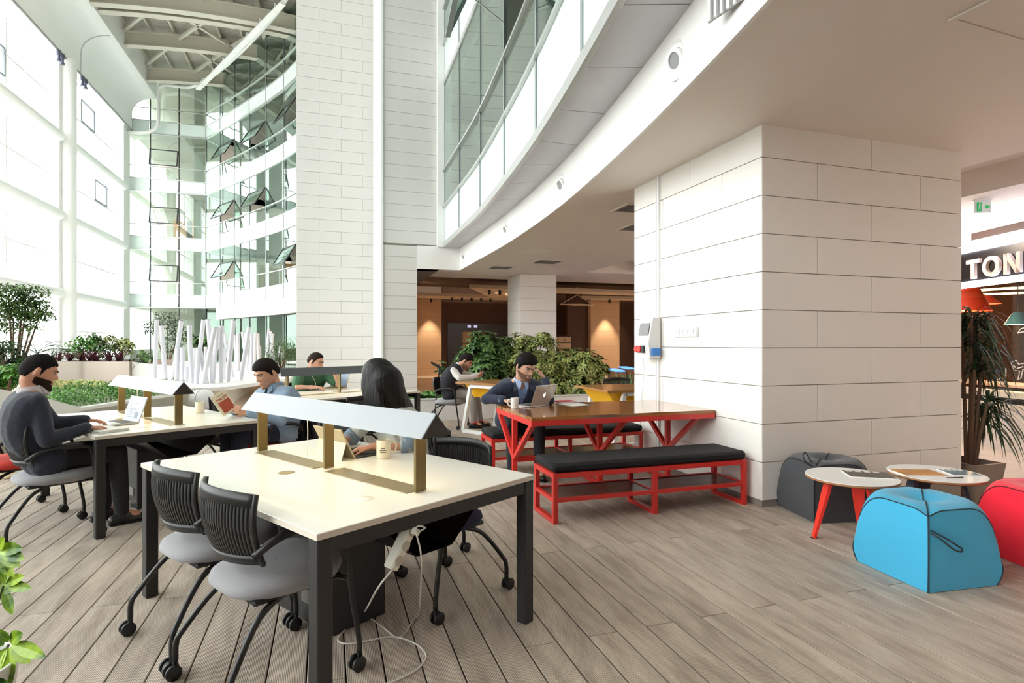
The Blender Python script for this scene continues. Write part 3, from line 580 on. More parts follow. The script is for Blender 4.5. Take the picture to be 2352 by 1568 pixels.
# ================================================================== furniture
M_lam = mat('white_laminate', '#f3efe6', .32, coat=.1); M_edge = mat('laminate_edge', '#d9cfc0', .5)
M_blk = mat('black_powdercoat', '#242323', .45, var=.05, vs=40); M_post_lit = mat('lamplit_post', '#7a6a44', .4, metal=.55)  # post colour has the warm lamplight on dark metal painted in
M_flap = mat('taupe_flap', '#94896f', .38, metal=.4); M_lamp_lit = mat('lamp_shade_daylit', '#a3a7ab', .4); M_lamp_enddim = mat('lamp_end_in_shade', '#332f2c', .5); M_lamp_dim = mat('lamp_shade_in_shade', '#55585a', .45)  # lamp shade tones paint daylight and shade onto one metal finish
M_led = mat('warm_led', '#ffe2a0', .5, emit='#ffdf9a', es=7.0)
M_plug = mat('ivory_plastic', '#e8e2d4', .4); M_fl = mat('pale_cable', '#d8d3ca', .5)
DR = math.radians(31.3)
def desk(c, rz, label, lamplabel, shade=(M_lamp_lit, M_lamp_enddim), led=True):
    t = thing('bench_desk', label, 'desk', (c[0], c[1], 0), rz)
    tp = MB().bbox((-.6, -.91, .712), (.6, .91, .735), .002).build('desk_top', M_lam, t)
    q = MB(); q.box((-.601, -.911, .711), (.601, -.909, .733)).box((-.601, .909, .711), (.601, .911, .733)).box((-.601, -.909, .711), (-.599, .909, .733)).box((.599, -.909, .711), (.601, .909, .733)); q.build('edge_band', M_edge, tp)
    for sx in (-1, 1):
        for sy in (-1, 1): MB().bbox((sx*.565-.031, sy*.875-.031, 0), (sx*.565+.031, sy*.875+.031, .71), .004).build('leg', M_blk, t)
    for sy in (-1, 1): MB().box((-.535, sy*.875-.025, .65), (.535, sy*.875+.025, .71)).build('cross_rail', M_blk, t)
    for sx in (-.3, .3): MB().box((sx-.02, -.85, .665), (sx+.02, .85, .71)).build('side_rail', M_blk, t)
    q = MB()   # sloped cable tray under the middle
    q.add([(-.28, -.84, .66), (-.1, -.84, .5), (.1, -.84, .5), (.28, -.84, .66), (-.28, .84, .66), (-.1, .84, .5), (.1, .84, .5), (.28, .84, .66)], [(0, 1, 5, 4), (1, 2, 6, 5), (2, 3, 7, 6)])
    q.build('cable_tray', mat('tray_black', '#1b1a17', .35, metal=.3), t)
    q = MB(); q.bbox((-.16, -.28, .0), (.16, .28, .5), .006); q.build('cable_riser', M_blk, t)
    MB().bbox((-.166, -.2, .1), (-.159, -.02, .17), .002).build('riser_slot', mat('slot_grey', '#77736d', .6), t)
    for y0 in (-.72, .05):
        for k in range(2): MB().bbox((-.062, y0+k*.335, .7335), (.058, y0+k*.335+.331, .7385), .0015).build('cable_flap', M_flap, t)
    for px_, py_, m_ in ((-.195, .074, M_flap), (-.226, -.645, M_lam)):
        MB().lathe([(0, .7385), (.035, .7385), (.04, .7365), (.04, .733)], 28, Matrix.Translation((px_, py_, 0))).build('cable_grommet', m_, t, smooth=SM)
    # gabled desk lamp standing in the middle of the desk
    L = thing('desk_lamp', lamplabel, 'lamp', (c[0], c[1], .7385), rz)
    for y in (-.74, 0, .74): MB().bbox((-.029, y-.009, 0), (.029, y+.009, .27), .002).build('post', M_post_lit, L)
    za, zb, hw, hl = .252, .352, .084, .85
    for s in (-1, 1):
        q = MB(); q.add([(s*hw, -hl, za), (s*hw, hl, za), (0, hl, zb), (0, -hl, zb), (s*(hw-.006), -hl, za), (s*(hw-.006), hl, za), (0, hl, zb-.007), (0, -hl, zb-.007)], [(0, 1, 2, 3), (7, 6, 5, 4), (0, 4, 5, 1), (2, 6, 7, 3), (0, 3, 7, 4), (1, 5, 6, 2)]); q.build('shade_side', shade[0], L)
    for s in (-1, 1):
        q = MB(); y = s*hl; q.add([(-hw, y, za), (hw, y, za), (0, y, zb), (-hw, y-s*.006, za), (hw, y-s*.006, za), (0, y-s*.006, zb)], [(0, 1, 2), (5, 4, 3), (0, 3, 4, 1), (1, 4, 5, 2), (2, 5, 3, 0)]); q.build('end_cap', shade[1], L)
    MB().box((-.025, -hl+.03, .29), (.025, hl-.03, .30)).build('led_bar', M_led, L)
    MB().box((-.02, -hl+.02, .301), (.02, hl-.02, .309)).build('led_housing', M_blk, L)
    return t
C1, C2, C3 = (-3.516, -.828), (-5.05, 1.862), (-3.37, 4.06)
def L1(x, y, z=0., c=C1, r=DR): return Vector((c[0]+x*math.cos(r)-y*math.sin(r), c[1]+x*math.sin(r)+y*math.cos(r), z))
desk(C1, DR, 'white bench desk with a tablet and mug where the woman sits', 'gabled desk lamp with daylit sides painted pale, on the desk with the tablet')
desk(C2, DR, 'white bench desk between man in navy sweater and man reading', 'gabled desk lamp with daylit sides painted pale, between navy sweater and denim shirt')
desk(C3, DR-PI/2, 'white bench desk of the man in the green polo shirt', 'gabled desk lamp with shaded sides painted dark, in front of the green polo shirt', (M_lamp_dim, mat('lamp_cap_daylit', '#8d8f96', .5)))  # dark sides and paler caps paint how daylight falls on this lamp

# ---- nesting chairs on castors, facing +Y
M_chairb = mat('black_chair_plastic', '#1f1e1e', .42); M_tubeb = mat('black_tube', '#1c1b1b', .38); M_wheel = mat('castor_black', '#171717', .5)
M_felt = {'grey': mat('grey_felt', '#98979a', .95, var=.12, vs=160, bump=.15, bs=500, sheen=.3), 'red': mat('red_felt', '#d8443a', .9, bump=.1, bs=500), 'navy': mat('navy_felt', '#1f2140', .9, bump=.1, bs=500), 'black': mat('black_felt', '#2a2928', .9), 'orange': mat('orange_felt', '#c2492f', .9)}
def seat_mesh(m):
    q = MB(); N_, Rr = 40, 7; vs = []; fs = []
    def rim(k, s):
        a = 2*PI*k/N_; x, y = math.cos(a), math.sin(a); e = 2/2.9; X = math.copysign(abs(x)**e, x); Y = math.copysign(abs(y)**e, y)
        w = .245-.02*(Y < 0)*abs(Y); return (X*w*s, -.03+Y*.245*s)
    prof = [(.02, .398), (.75, .392), (.93, .404), (1.0, .437), (.97, .462), (.86, .476), (.55, .478), (.02, .474)]
    for s, z in prof:
        for k in range(N_):
            x, y = rim(k, s); vs.append((x, y, z+.015*(y/.25)*(z > .43)))
    for i in range(len(prof)-1):
        for k in range(N_): fs.append((i*N_+k, i*N_+(k+1) % N_, (i+1)*N_+(k+1) % N_, (i+1)*N_+k))
    q.add(vs, fs); return q.mesh('seat', m, True)
SEATS = {k: seat_mesh(m) for k, m in M_felt.items()}
def back_pt(a, t):
    """a -1..1 across, t 0..1 up the backrest"""
    hw = .185+.045*math.sin(min(1, t*1.25)*PI/2); x = a*hw; z = .535+.30*t-.012*a*a*(t > .5); y = -.255-.05*t+.03*math.sin(t*PI)*-1+.075*a*a
    return Vector((x, y, z))
def back_mesh():
    q = MB(); NR = 30
    for i in range(NR):
        a0, a1 = -1+2*i/NR+.012, -1+2*(i+1)/NR-.014
        pts = [(t, back_pt(a0, t), back_pt(a1, t)) for t in [.12+.74*k/5 for k in range(6)]]; vs = []
        for t, p, r in pts: vs += [p, r, r+Vector((0, .009, 0)), p+Vector((0, .009, 0))]
        q.add(vs, [f for k in range(5) for f in ((k*4, k*4+1, k*4+5, k*4+4), (k*4+1, k*4+2, k*4+6, k*4+5), (k*4+2, k*4+3, k*4+7, k*4+6), (k*4+3, k*4, k*4+4, k*4+7))])
    def band(t0, t1, th):
        vs = []; n_ = 20
        for i in range(n_+1):
            a = -1+2*i/n_
            p, r = back_pt(a, t0), back_pt(a, t1); vs += [p-Vector((0, th*.2, 0)), r-Vector((0, th*.2, 0)), r+Vector((0, th, 0)), p+Vector((0, th, 0))]
        q.add(vs, [f for i in range(n_) for f in ((i*4, i*4+4, i*4+5, i*4+1), (i*4+1, i*4+5, i*4+6, i*4+2), (i*4+2, i*4+6, i*4+7, i*4+3), (i*4+3, i*4+7, i*4+4, i*4))]+[(0, 1, 2, 3), (n_*4+3, n_*4+2, n_*4+1, n_*4)])
    band(0, .14, .012); band(.84, 1, .012)
    for s in (-1, 1): q.tube([back_pt(s, t)+Vector((0, .005, 0)) for t in [k/8 for k in range(9)]], .011, 8)
    return q.mesh('backrest', M_chairb, True)
def chair_proto():
    t = thing('castor_chair', 'proto', 'chair')
    place(SEATS['grey'], 'seat', t); MB().bbox((-.2, -.22, .385), (.2, .17, .407), .01).build('seat_shell', M_chairb, t); place(back_mesh(), 'backrest', t)
    for s in (-1, 1):
        lg = MB().tube(bez([(s*.245, -.03, .655), (s*.268, .10, .65), (s*.272, .135, .60), (s*.262, .165, .36), (s*.265, .20, .15), (s*.266, .205, .075)], 5), .0125, 8).build('front_leg', M_tubeb, t, smooth=True)
        rl = MB().tube(bez([(s*.17, -.08, .395), (s*.2, -.2, .34), (s*.245, -.315, .19), (s*.255, -.335, .14), (s*.256, -.337, .075)], 5), .0125, 8).build('rear_leg', M_tubeb, t, smooth=True)
        q = MB().tube(bez([(s*.215, -.235, .60), (s*.248, -.17, .645), (s*.25, -.05, .662), (s*.262, .08, .66)], 5), [.016]*8+[.02]*8, 8) if 0 else MB().tube(bez([(s*.212, -.225, .585), (s*.248, -.16, .64), (s*.25, -.04, .664), (s*.264, .09, .662)], 5), .0155, 8)
        q.build('armrest', M_chairb, t, smooth=True)
        MB().tube([(s*.262, .16, .40), (s*.1, .12, .393)], .011, 6).build('seat_bar', M_tubeb, t)
        for x, y, par in ((s*.266, .205, lg), (s*.256, -.337, rl)):
            q = MB()
            for d in (-.017, .017): q.lathe([(0, -.009), (.027, -.009), (.032, -.005), (.032, .005), (.027, .009), (0, .009)], 16, Matrix.Translation((x+d, y-.012, .032)) @ Matrix.Rotation(PI/2, 4, 'Y'))
            q.tube([(x-.01, y-.012, .032), (x+.01, y-.012, .032)], .012, 8); q.tube([(x, y, .04), (x, y, .085)], .011, 8); q.build('castor', M_wheel, par, smooth=SM)
    return t
chair0 = chair_proto(); chair_used = [False]
def chair(x, y, face, label, seat='grey', group='castor chairs at the desks'):
    """face: world angle the sitter looks along"""
    c = chair0 if not chair_used[0] else copy_tree(chair0); chair_used[0] = True
    c.location = (x, y, 0); c.rotation_euler = (0, 0, face-PI/2); c['label'] = label; c['group'] = group
    for ch in c.children:
        if ch.name.split('.')[0] == 'seat': ch.data = SEATS[seat]
    return c
p = L1(-.43, -.345); chair(p.x, p.y, DR, 'empty grey felt castor chair pushed under the desk beside the white grommet')
p = L1(-.43, .225); chair(p.x, p.y, DR+.02, 'empty grey felt castor chair pushed under the desk beside the taupe grommet')
p = L1(.45, -.30); chair(p.x, p.y, DR+PI, 'empty castor chair with dark blue seat beside the woman', 'navy')
p = L1(.70, .30); WCH = p; chair(p.x, p.y, DR+PI, 'castor chair the long-haired woman sits on', 'black')
p = L1(-.72, -.50, 0, C2); MCH = p; chair(p.x, p.y, DR, 'grey castor chair under the man in the navy sweater', 'grey')
p = L1(-.80, .35, 0, C2); chair(p.x, p.y, DR+.1, 'empty castor chair with red seat behind the man in navy sweater', 'red')
p = L1(.84, -.56, 0, C2); RCH = p; chair(p.x, p.y, DR+PI, 'orange-red castor chair with dark jacket over its back, reading man in it', 'orange')
p = L1(.55, .42, 0, C2); chair(p.x, p.y, DR+PI, 'empty castor chair with slotted back behind the open book', 'black')
c_ = P(792, 930, .72); chair(c_.x+.05, c_.y+.1, DR+PI/2+.15, 'empty black castor chair with its back to the long-haired woman', 'black')
GCH = Vector((-3.75, 4.85, 0)); chair(GCH.x, GCH.y, DR-PI/2, 'castor chair of the man in the green polo', 'black')
VCH = Vector((-1.54, 5.46, 0)); chair(VCH.x, VCH.y, math.radians(-30), 'grey castor chair of the man in the dark vest', 'grey')
chair(1.05, 4.35, -PI/2-.1, 'slotted-back castor chair between the green bush and yellow table', 'grey')
chair(.80, 2.58, PI/2+.1, 'black castor chair by the yellow table, partly behind the pillar', 'black')
# jacket over the reading man's chair
q = MB(); jc = RCH; jd = Vector((math.cos(DR), math.sin(DR), 0)); js = Vector((-jd.y, jd.x, 0))
for k in range(9):
    a = -.24+.06*k; b = jc+jd*.30+js*a; q.cap(b+Vector((0, 0, .84-.02*abs(a)/.24)), b+jd*(.05+.01*math.sin(k*2))+Vector((0, 0, .42+.03*math.sin(k*1.7))), .028, .024, 10); q.cap(b+Vector((0, 0, .84)), b-jd*.07+Vector((0, 0, .70)), .024, .02, 8)
place(remesh(q, 'jacket', mat('dark_jacket', '#23262f', .85, bump=.2, bs=60), .011, 5), 'jacket', None, label='dark jacket draped over the chair of the reading man', cat='jacket')

# ---- red steel table and benches
M_red = mat('red_steel', '#d8322b', .38, coat=.15); M_teak = wood('teak_planks', '#7a4a22', '#b9793f', .16, 0, 1.0, coat=.6); M_cush = mat('black_cushion', '#1a1a1c', .9, bump=.06, bs=300); M_shelf = wood('dark_shelf', '#4a3a33', '#6a574c', .3, 0)
t = thing('picnic_table', 'red steel table with glossy wooden top standing against the pillar', 'table', (-.945, 1.125, 0))
for k in range(8): MB().bbox((-.925, -.53+k*.1325, .735), (.925, -.53+k*.1325+.131, .765), .0015).build('plank', M_teak, t)
q = MB()
for y in (-.508, .508): q.box((-.925, y-.022, .688), (.925, y+.022, .735))
for x in (-.903, 0, .903): q.box((x-.022, -.486, .688), (x+.022, .486, .735))
q.build('top_frame', M_red, t)
for x in (-.903, -.02, .75):
    MB().box((x-.022, -.022, .04), (x+.022, .022, .688)).build('post', M_red, t)
    for s in (-1, 1): MB().beam((x, s*.50, .70), (x, s*.02, .33), .04).build('strut', M_red, t)
    MB().box((x-.022, -.34, 0), (x+.022, .34, .04)).build('foot_bar', M_red, t)
for x0, x1 in ((-.881, -.042), (.002, .728)): MB().box((x0, -.02, .285), (x1, .02, .325)).build('spine_bar', M_red, t)
def bench(c, label):
    t = thing('bench', label, 'bench', c, 0, 'benches of the red table'); L_, W_ = 1.80, .44
    q = MB(); N_ = 3; q.bbox((-L_/2+.0, -W_/2, .392), (L_/2, W_/2, .465), .022); q.build('cushion', M_cush, t, smooth=SM)
    q = MB()
    for y in (-W_/2+.02, W_/2-.02): q.box((-L_/2, y-.019, .352), (L_/2, y+.019, .390)); q.box((-L_/2+.038, y-.015, .165), (L_/2-.038, y+.015, .195))
    for x in (-L_/2+.019, 0, L_/2-.019): q.box((x-.019, -W_/2+.039, .352), (x+.019, W_/2-.039, .390)); q.box((x-.015, -W_/2+.039, .165), (x+.015, W_/2-.039, .195))
    q.build('frame', M_red, t)
    for x in (-L_/2+.019, 0, L_/2-.019):
        for y in (-W_/2+.02, W_/2-.02): MB().box((x-.019, y-.019, 0), (x+.019, y+.019, .352)).build('leg', M_red, t)
        MB().box((x-.019, -W_/2+.039, 0), (x+.019, W_/2-.039, .03)).build('foot_bar', M_red, t)
    for x0, x1 in ((-L_/2+.036, -.017), (.017, L_/2-.036)): MB().box((x0, -W_/2+.037, .172), (x1, W_/2-.037, .188)).build('shelf', M_shelf, t)
bench((-.965, .325, 0), 'red steel bench with black cushion, free of people, before the red table')
bench((-.98, 2.02, 0), 'red steel bench with black cushion the man in blazer sits on')

# ---- yellow-sided tables by the planter
M_oak = wood('oak_top', '#9a6a3a', '#b98550', .3, 0, coat=.2); M_yel = mat('yellow_panel', '#f6b90e', .45)
def ytable(c, rz, L_, W_, label, zs=1.):
    t = thing('angular_table', label, 'table', (c[0], c[1], 0), rz, 'yellow tables by the planter'); t.scale = (1, 1, zs)
    MB().prism([(0, 0), (L_, 0), (L_, W_), (0, W_)], .745, .775).build('table_top', M_oak, t)
    q = MB(); q.add([(.07, .13, .745), (L_-.07, .13, .745), (L_-.07, W_-.13, .745), (.07, W_-.13, .745), (.22, .2, .54), (L_-.22, .2, .54), (L_-.22, W_-.2, .54), (.22, W_-.2, .54)], [(0, 1, 5, 4), (1, 2, 6, 5), (2, 3, 7, 6), (3, 0, 4, 7), (4, 5, 6, 7)]); bx_ = q.build('bin_box', M_yel, t)
    MB().box((L_/2-.01, .18, .545), (L_/2+.01, .2, .7)).build('divider', mat('dark_yellow_gap', '#b98200', .5), bx_)
    for y in (.06, W_-.06):
        q = MB(); a, b, c2, d2 = (.28, y, .72), (L_-.28, y, .72), (L_-.12, y, .03), (.12, y, .03)
        for p, r in ((a, b), (b, c2), (c2, d2), (d2, a)): q.beam(p, r, .05, .06, (0, 1, 0))
        q.build('leg_frame', M_whiteg, t)
yc = P(1046, 876, .80); ytable((yc.x, yc.y), math.radians(-58), 1.25, .85, 'wooden table with yellow box where the man in the vest leans', .80/.775)
ytable((0.0, 2.83), 0, 1.5, 1.08, 'wooden table with yellow box half hidden behind the tiled pillar')

# ---- poufs
def pouf(c, s, h, rz, col, label, handle, seam='#20303a', flip=False):
    m_ = mat('felt_'+col.strip('#'), col, .9, bump=.08, bs=400, sheen=.2); k_ = mat('piping_'+seam.strip('#'), seam, .6); t = thing('felt_pouf', label, 'pouf', (c[0], c[1], 0), rz)
    N_ = 26; vs = []; fs = []
    def top(u, v):
        d = abs(u-v)/2; e = max(0, 1-(max(0, d-.55)/.45)**2.3)**.5; rr = math.sqrt(u*u+v*v); z = h*(.42+.58*e)
        z -= h*.10*math.exp(-(rr/.42)**2); sd = max(0, abs(u+v)/2-.45); z -= h*.10*sd*math.exp(-(d/.12)**2); z -= h*.04*max(abs(u), abs(v))**6; return z
    def side(u, v, t_):
        """bulging wall: t_ 0 at floor, 1 at the rim"""
        b = 1+.06*math.sin(t_*PI*.9)-.045*t_*t_-.03*(1-t_)**3; return b
    for i in range(N_+1):
        for j in range(N_+1):
            u, v = -1+2*i/N_, -1+2*j/N_; k = side(u, v, 1); vs.append((u*s/2*k, v*s/2*k, top(u, v)))
    I = lambda i, j: i*(N_+1)+j
    fs += [(I(i, j), I(i+1, j), I(i+1, j+1), I(i, j+1)) for i in range(N_) for j in range(N_)]
    ring = [(i, 0) for i in range(N_)]+[(N_, j) for j in range(N_)]+[(N_-i, N_) for i in range(N_)]+[(0, N_-j) for j in range(N_)]
    NZ = 7; base = len(vs); m2 = len(ring)
    for z_ in range(1, NZ+1):
        for i, j in ring:
            u, v = -1+2*i/N_, -1+2*j/N_; t_ = 1-z_/NZ; k = side(u, v, t_); vs.append((u*s/2*k, v*s/2*k, top(u, v)*t_+.004))
    for r in range(NZ):
        for k in range(m2):
            k2 = (k+1) % m2; A_ = I(*ring[k]) if r == 0 else base+(r-1)*m2+k; B_ = I(*ring[k2]) if r == 0 else base+(r-1)*m2+k2
            fs.append((A_, base+r*m2+k, base+r*m2+k2, B_))
    fs.append(tuple(base+(NZ-1)*m2+k for k in range(m2)))
    MB().add(vs, fs).build('body', m_, t, smooth=math.radians(50))
    cor = [(0, 0), (N_, 0), (N_, N_), (0, N_)]
    for n_, (i, j) in enumerate(cor):
        k = ring.index((i, j)); pts = [Vector(vs[I(i, j)])]+[Vector(vs[base+r*m2+k]) for r in range(NZ)]; MB().tube(pts, .0045, 6).build('piping', k_, t)
    for (i0, j0, di, dj) in ((0, 0, 1, 0), (N_, 0, 0, 1), (N_, N_, -1, 0), (0, N_, 0, -1)): MB().tube([Vector(vs[I(i0+di*k, j0+dj*k)])+Vector((0, 0, .001)) for k in range(N_+1)], .0035, 6).build('piping', k_, t)
    MB().tube([Vector(vs[I(k, k)])+Vector((0, 0, .002)) for k in range(N_+1)], .004, 6).build('piping', k_, t)
    if handle: MB().tube([Vector(p) for p in bez(handle, 6)], .005, 6).build('handle', k_, t)
s_ = .25
pouf((-.075, -1.45), .50, .475, math.radians(-5), '#3aa6cf', 'turquoise felt pouf with dark piping and a loop handle', [(-.25, -.262, .36), (-.2, -.30, .33), (-.13, -.318, .285), (-.1, -.318, .265), (-.11, -.318, .25), (-.16, -.315, .27), (-.22, -.30, .32), (-.25, -.262, .345)])
pouf((.875, -1.56), .53, .49, math.radians(-14), '#f0102f', 'bright red felt pouf beside the turquoise one', None, '#5a0a18')
pouf((.36, -.30), .50, .47, math.radians(-12), '#3b3c41', 'charcoal felt pouf standing against the shaded pillar face', [(-.25, -.2, .44), (-.29, -.2, .47), (-.30, -.18, .52), (-.27, -.17, .535), (-.24, -.17, .49), (-.22, -.18, .455)], '#1c1c20')

# ---- round coffee tables
M_ply = mat('ply_edge', '#a8754d', .6); M_ctop = mat('white_hpl', '#eeece9', .35)
def ctable(c, r, z, legcol, angs, label):
    t = thing('coffee_table', label, 'table', (c[0], c[1], 0)); tp = MB().lathe([(0, z-.003), (r-.001, z-.003), (r, z), (r-.002, z+.002), (0, z+.002)], 56).build('table_top', M_ctop, t, smooth=SM)
    MB().lathe([(0, z-.022), (r-.012, z-.022), (r+.001, z-.014), (r+.001, z-.003)], 56).build('ply_rim', M_ply, tp, smooth=SM)
    for a in angs:
        d = Vector((math.cos(a), math.sin(a), 0)); n_ = Vector((-d.y, d.x, 0)); A_, B_ = d*r*.50+Vector((0, 0, z-.022)), d*r*.86; q = MB(); vs = []
        for p, w, th in ((A_, .042, .012), (A_.lerp(B_, .25), .042, .012), (B_, .017, .01)):
            for i, j in ((-1, -1), (1, -1), (1, 1), (-1, 1)): vs.append(p+n_*w*i+d*th*j)
        q.add(vs, [(0, 1, 2, 3), (11, 10, 9, 8)]+[(k*4+i, k*4+(i+1) % 4, k*4+4+(i+1) % 4, k*4+4+i) for k in range(2) for i in range(4)]); lg = q.build('leg', legcol, t)
        MB().cbox((B_.x, B_.y, .004), (.03, .03, .008)).build('foot', M_dark, lg)
T1, T2 = D(1955, 1093, 4.09), D(2149, 1086, 4.19)
ctable(T1, .295, .45, mat('red_leg', '#f0382a', .4), [math.radians(a) for a in (156, 27, -88)], 'round white coffee table on three red legs')
ctable(T2, .305, .45, mat('slate_leg', '#3c4654', .45), [math.radians(a) for a in (160, 60, -50)], 'round white coffee table on three slate grey legs')
# ================================================================== lobby and shop lights, sign, shop interior
M_spot = mat('spot_body', '#2b2523', .5); M_bulb = mat('warm_bulb', '#ffd9a0', .5, emit='#ffcf90', es=25.)
def lamp(kind, loc, power, col, name, parent=None, size=.05, spot=None, rot=None):
    l = bpy.data.lights.new(name, kind); l.energy = power; l.color = col
    if kind in ('POINT', 'SPOT'): l.shadow_soft_size = size
    if kind == 'SPOT': l.spot_size = spot or 1.0; l.spot_blend = .6
    o = bpy.data.objects.new(name, l); COL.objects.link(o); o.location = loc
    if rot: o.rotation_euler = rot
    if parent is not None: o.parent = parent
    return o
WARM = (1.0, .80, .60)
def spot(x, y, z, label, power=0., down=True, blend=1.1):
    t = thing('ceiling_spot', label, 'lamp', (x, y, z), 0, 'ceiling spots in the lobby')
    MB().lathe([(0, 0), (.05, 0), (.05, -.16), (.042, -.16), (.04, -.13), (0, -.13)], 14).build('can', M_spot, t, smooth=SM)
    MB().lathe([(.039, -.131), (0, -.132)], 14).build('bulb', M_bulb, t)
    if power: lamp('SPOT', (0, 0, -.18), power, WARM, 'spot_light', t, .04, blend)
spot(.75, 20.75, 3.36, 'ceiling spot lighting the tan pier beside the tiled wall', 260)
spot(8.0, 18.2, 3.30, 'ceiling spot lighting the tan pier by the brown corner wall', 260)
for k in range(5): spot(1.5+k*.42, 19.9, 3.36, 'ceiling spot in the row of five on the warm bulkhead', 150 if k % 2 else 0)
for k in range(3): spot(2.1+k*.4, 16.2, 3.36, 'ceiling spot of three at the bulkhead tip beside the column', 120)
for k in range(3): spot(8.6+k*.45, 16.6, 3.36, 'ceiling spot of three on the bulkhead behind the pillar', 150)
for k in range(2): spot(9.9+k*.5, 21.2, 3.8, 'ceiling spot of two grazing the dark panelled wall', 130, blend=.8)
for x, y in ((3.5, 18), (7.8, 14.5), (12, 17), (0, 17.5)):  # lamps added for the general brightness of the lobby
    t = thing('fill_lamp', 'recessed round downlight added to fill the lobby with light', 'lamp', (x, y, 4.29), 0, 'added lobby fill lamps'); MB().lathe([(.1, 0), (.1, -.03), (.08, -.03), (.075, -.005), (0, -.005)], 18).build('ring', M_spot, t); lamp('POINT', (0, 0, -.25), 120, WARM, 'fill_lamp_light', t, .1)
for x, y in ((5.2, -2), (5.4, 2.6), (7.5, 5.5), (6.4, -5)):  # lamps added to brighten the hall
    t = thing('fill_lamp', 'recessed round downlight added to fill the hall with light before the shop', 'lamp', (x, y, 3.295), 0, 'added hall fill lamps'); MB().lathe([(.1, 0), (.1, -.03), (.08, -.03), (.075, -.005), (0, -.005)], 18).build('ring', M_whiteg, t); lamp('POINT', (0, 0, -.3), 50, (1., .82, .66), 'fill_lamp_light', t, .1)
# white pendant frame in the lobby
t = thing('pendant_plate_lamp', 'cream folded pendant hung on two bars in the lobby', 'lamp', (6.05, 17.2, 2.95)); MB().prism([(-.75, 0), (0, -.35), (.75, 0), (0, .25)], 0, .04).build('plate', M_bulk, t)
MB().beam((-.7, 0, .04), (0, 0, .42), .03).build('bar', M_bulk, t); MB().beam((.7, 0, .04), (0, 0, .42), .03).build('bar', M_bulk, t); MB().tube([(0, 0, .4), (0, 0, 1.35)], .012, 6).build('rod', M_bulk, t)
# lift door and directory board in the lobby
t = thing('door_1', 'dark glass lift door set in the brown lobby wall', 'door', (3.1, 21.69, 0), kind='structure'); MB().box((-1.45, -.06, 0), (1.6, 0, 2.35)).build('door_frame', mat('door_dark', '#2a211c', .25), t); MB().box((-.75, -.08, .1), (.25, -.061, 1.95)).build('lit_panel', mat('amber_panel', '#b08a4c', .3), t)
MB().box((-.75, -.085, 1.4), (.25, -.081, 1.43)).build('glazing_bar', M_dark, t); MB().box((.3, -.085, .1), (.34, -.061, 2.3)).build('glazing_bar', M_dark, t)
for k in range(2): MB().cbox((-.45+k*.3, -.07, 2.2), (.16, .02, .12)).build('indicator', mat('lilac_screen', '#cfcfe8', .4, emit='#c8ccff', es=.6), t)
t = thing('directory_board', 'directory board of cream panels on the brown lobby wall', 'sign', (5.9, 18.55, 0)); M_dp = mat('cream_panel', '#d9b993', .5)
MB().box((-.55, .02, .2), (.5, .05, 1.72)).build('backing', M_dark, t)
for k in range(5): MB().bbox((-.12, -.005, .42+k*.26), (.46, .019, .42+k*.26+.23), .003).build('panel', M_dp, t); MB().bbox((-.52, -.005, .42+k*.26), (-.16, .019, .42+k*.26+.23), .003).build('panel', M_dp, t)
MB().tube([(.08, -.008, 1.62), (.2, -.008, 1.54)], .012, 6).build('arrow', M_dark, t)
MB().box((-.56, .051, 0), (.51, .3, 1.75)).build('wall_board_pier', M_brown, None, loc=(5.9, 18.55, 0), kind='structure')
# turnstiles with blue lit tops behind the planter
for k, (u, v) in enumerate(((1415, 848), (1440, 843))):
    p = D(u, v, 14.8+k*1.2); t = thing('turnstile', 'turnstile with glowing blue top behind the planter' if k == 0 else 'turnstile with glowing blue top half hidden by the pillar', 'turnstile', (p.x, p.y, .0), YAW*-1, 'turnstiles'); MB().bbox((-.12, -.6, 0), (.12, .6, p.z-.03), .02).build('body', mat('wood_panel', '#8a5f3e', .4), t); MB().bbox((-.12, -.62, p.z-.03), (.12, .62, p.z), .01).build('top', mat('blue_glow', '#6fa8ff', .4, emit='#5a98ff', es=1.6), t)
# ---- shop sign and interior
sg = thing('shop_sign', 'black shop sign with pale capital letters between two white light strips', 'sign', SH(sY0, sz(610), 0), -YAW)
def shq(mb, t0, t1, z0, z1, o0, o1): return mb.box((-o0, t0-sY0, z0-sz(610)), (-o1, t1-sY0, z1-sz(610)))
# local frame of the sign: +X into the shop, +Y away from the camera
shq(MB(), sY0-3.5, sY0+3, sz(638), sz(567), .06, -.1).build('fascia', mat('sign_black', '#161214', .4), sg)
M_tube = mat('white_light', '#ffffff', .5, emit='#e9ecff', es=9.)
shq(MB(), sY0-3.5, sY0+3, sz(567), sz(556), .1, -.1).build('light_strip', M_tube, sg); shq(MB(), sY0-3.5, sY0+3, sz(650), sz(638), .1, -.1).build('light_strip', M_tube, sg)
M_let = mat('pale_letters', '#d8c9c2', .5); sc_ = F/sY0
def tpos(u): return F*(sX-.1)/(u-U0)-sY0          # where along the front a picture column falls
zb_, zt_ = sz(633)-sz(610), sz(587)-sz(610)
def letter(name, build):
    q = MB(); build(q); o = q.build(name, M_let, sg); return o
def quadl(q, pts):   # pts (t, z) counter-clockwise, extruded out of the sign
    n_ = len(pts); vs = [(-.06, a, b) for a, b in pts]+[(-.11, a, b) for a, b in pts]; q.add(vs, [tuple(range(n_)), tuple(range(2*n_-1, n_-1, -1))]+[(i, n_+i, n_+(i+1) % n_, (i+1) % n_) for i in range(n_)])
hh = zt_-zb_; wd = hh*.2
a, b = tpos(2220), tpos(2250)
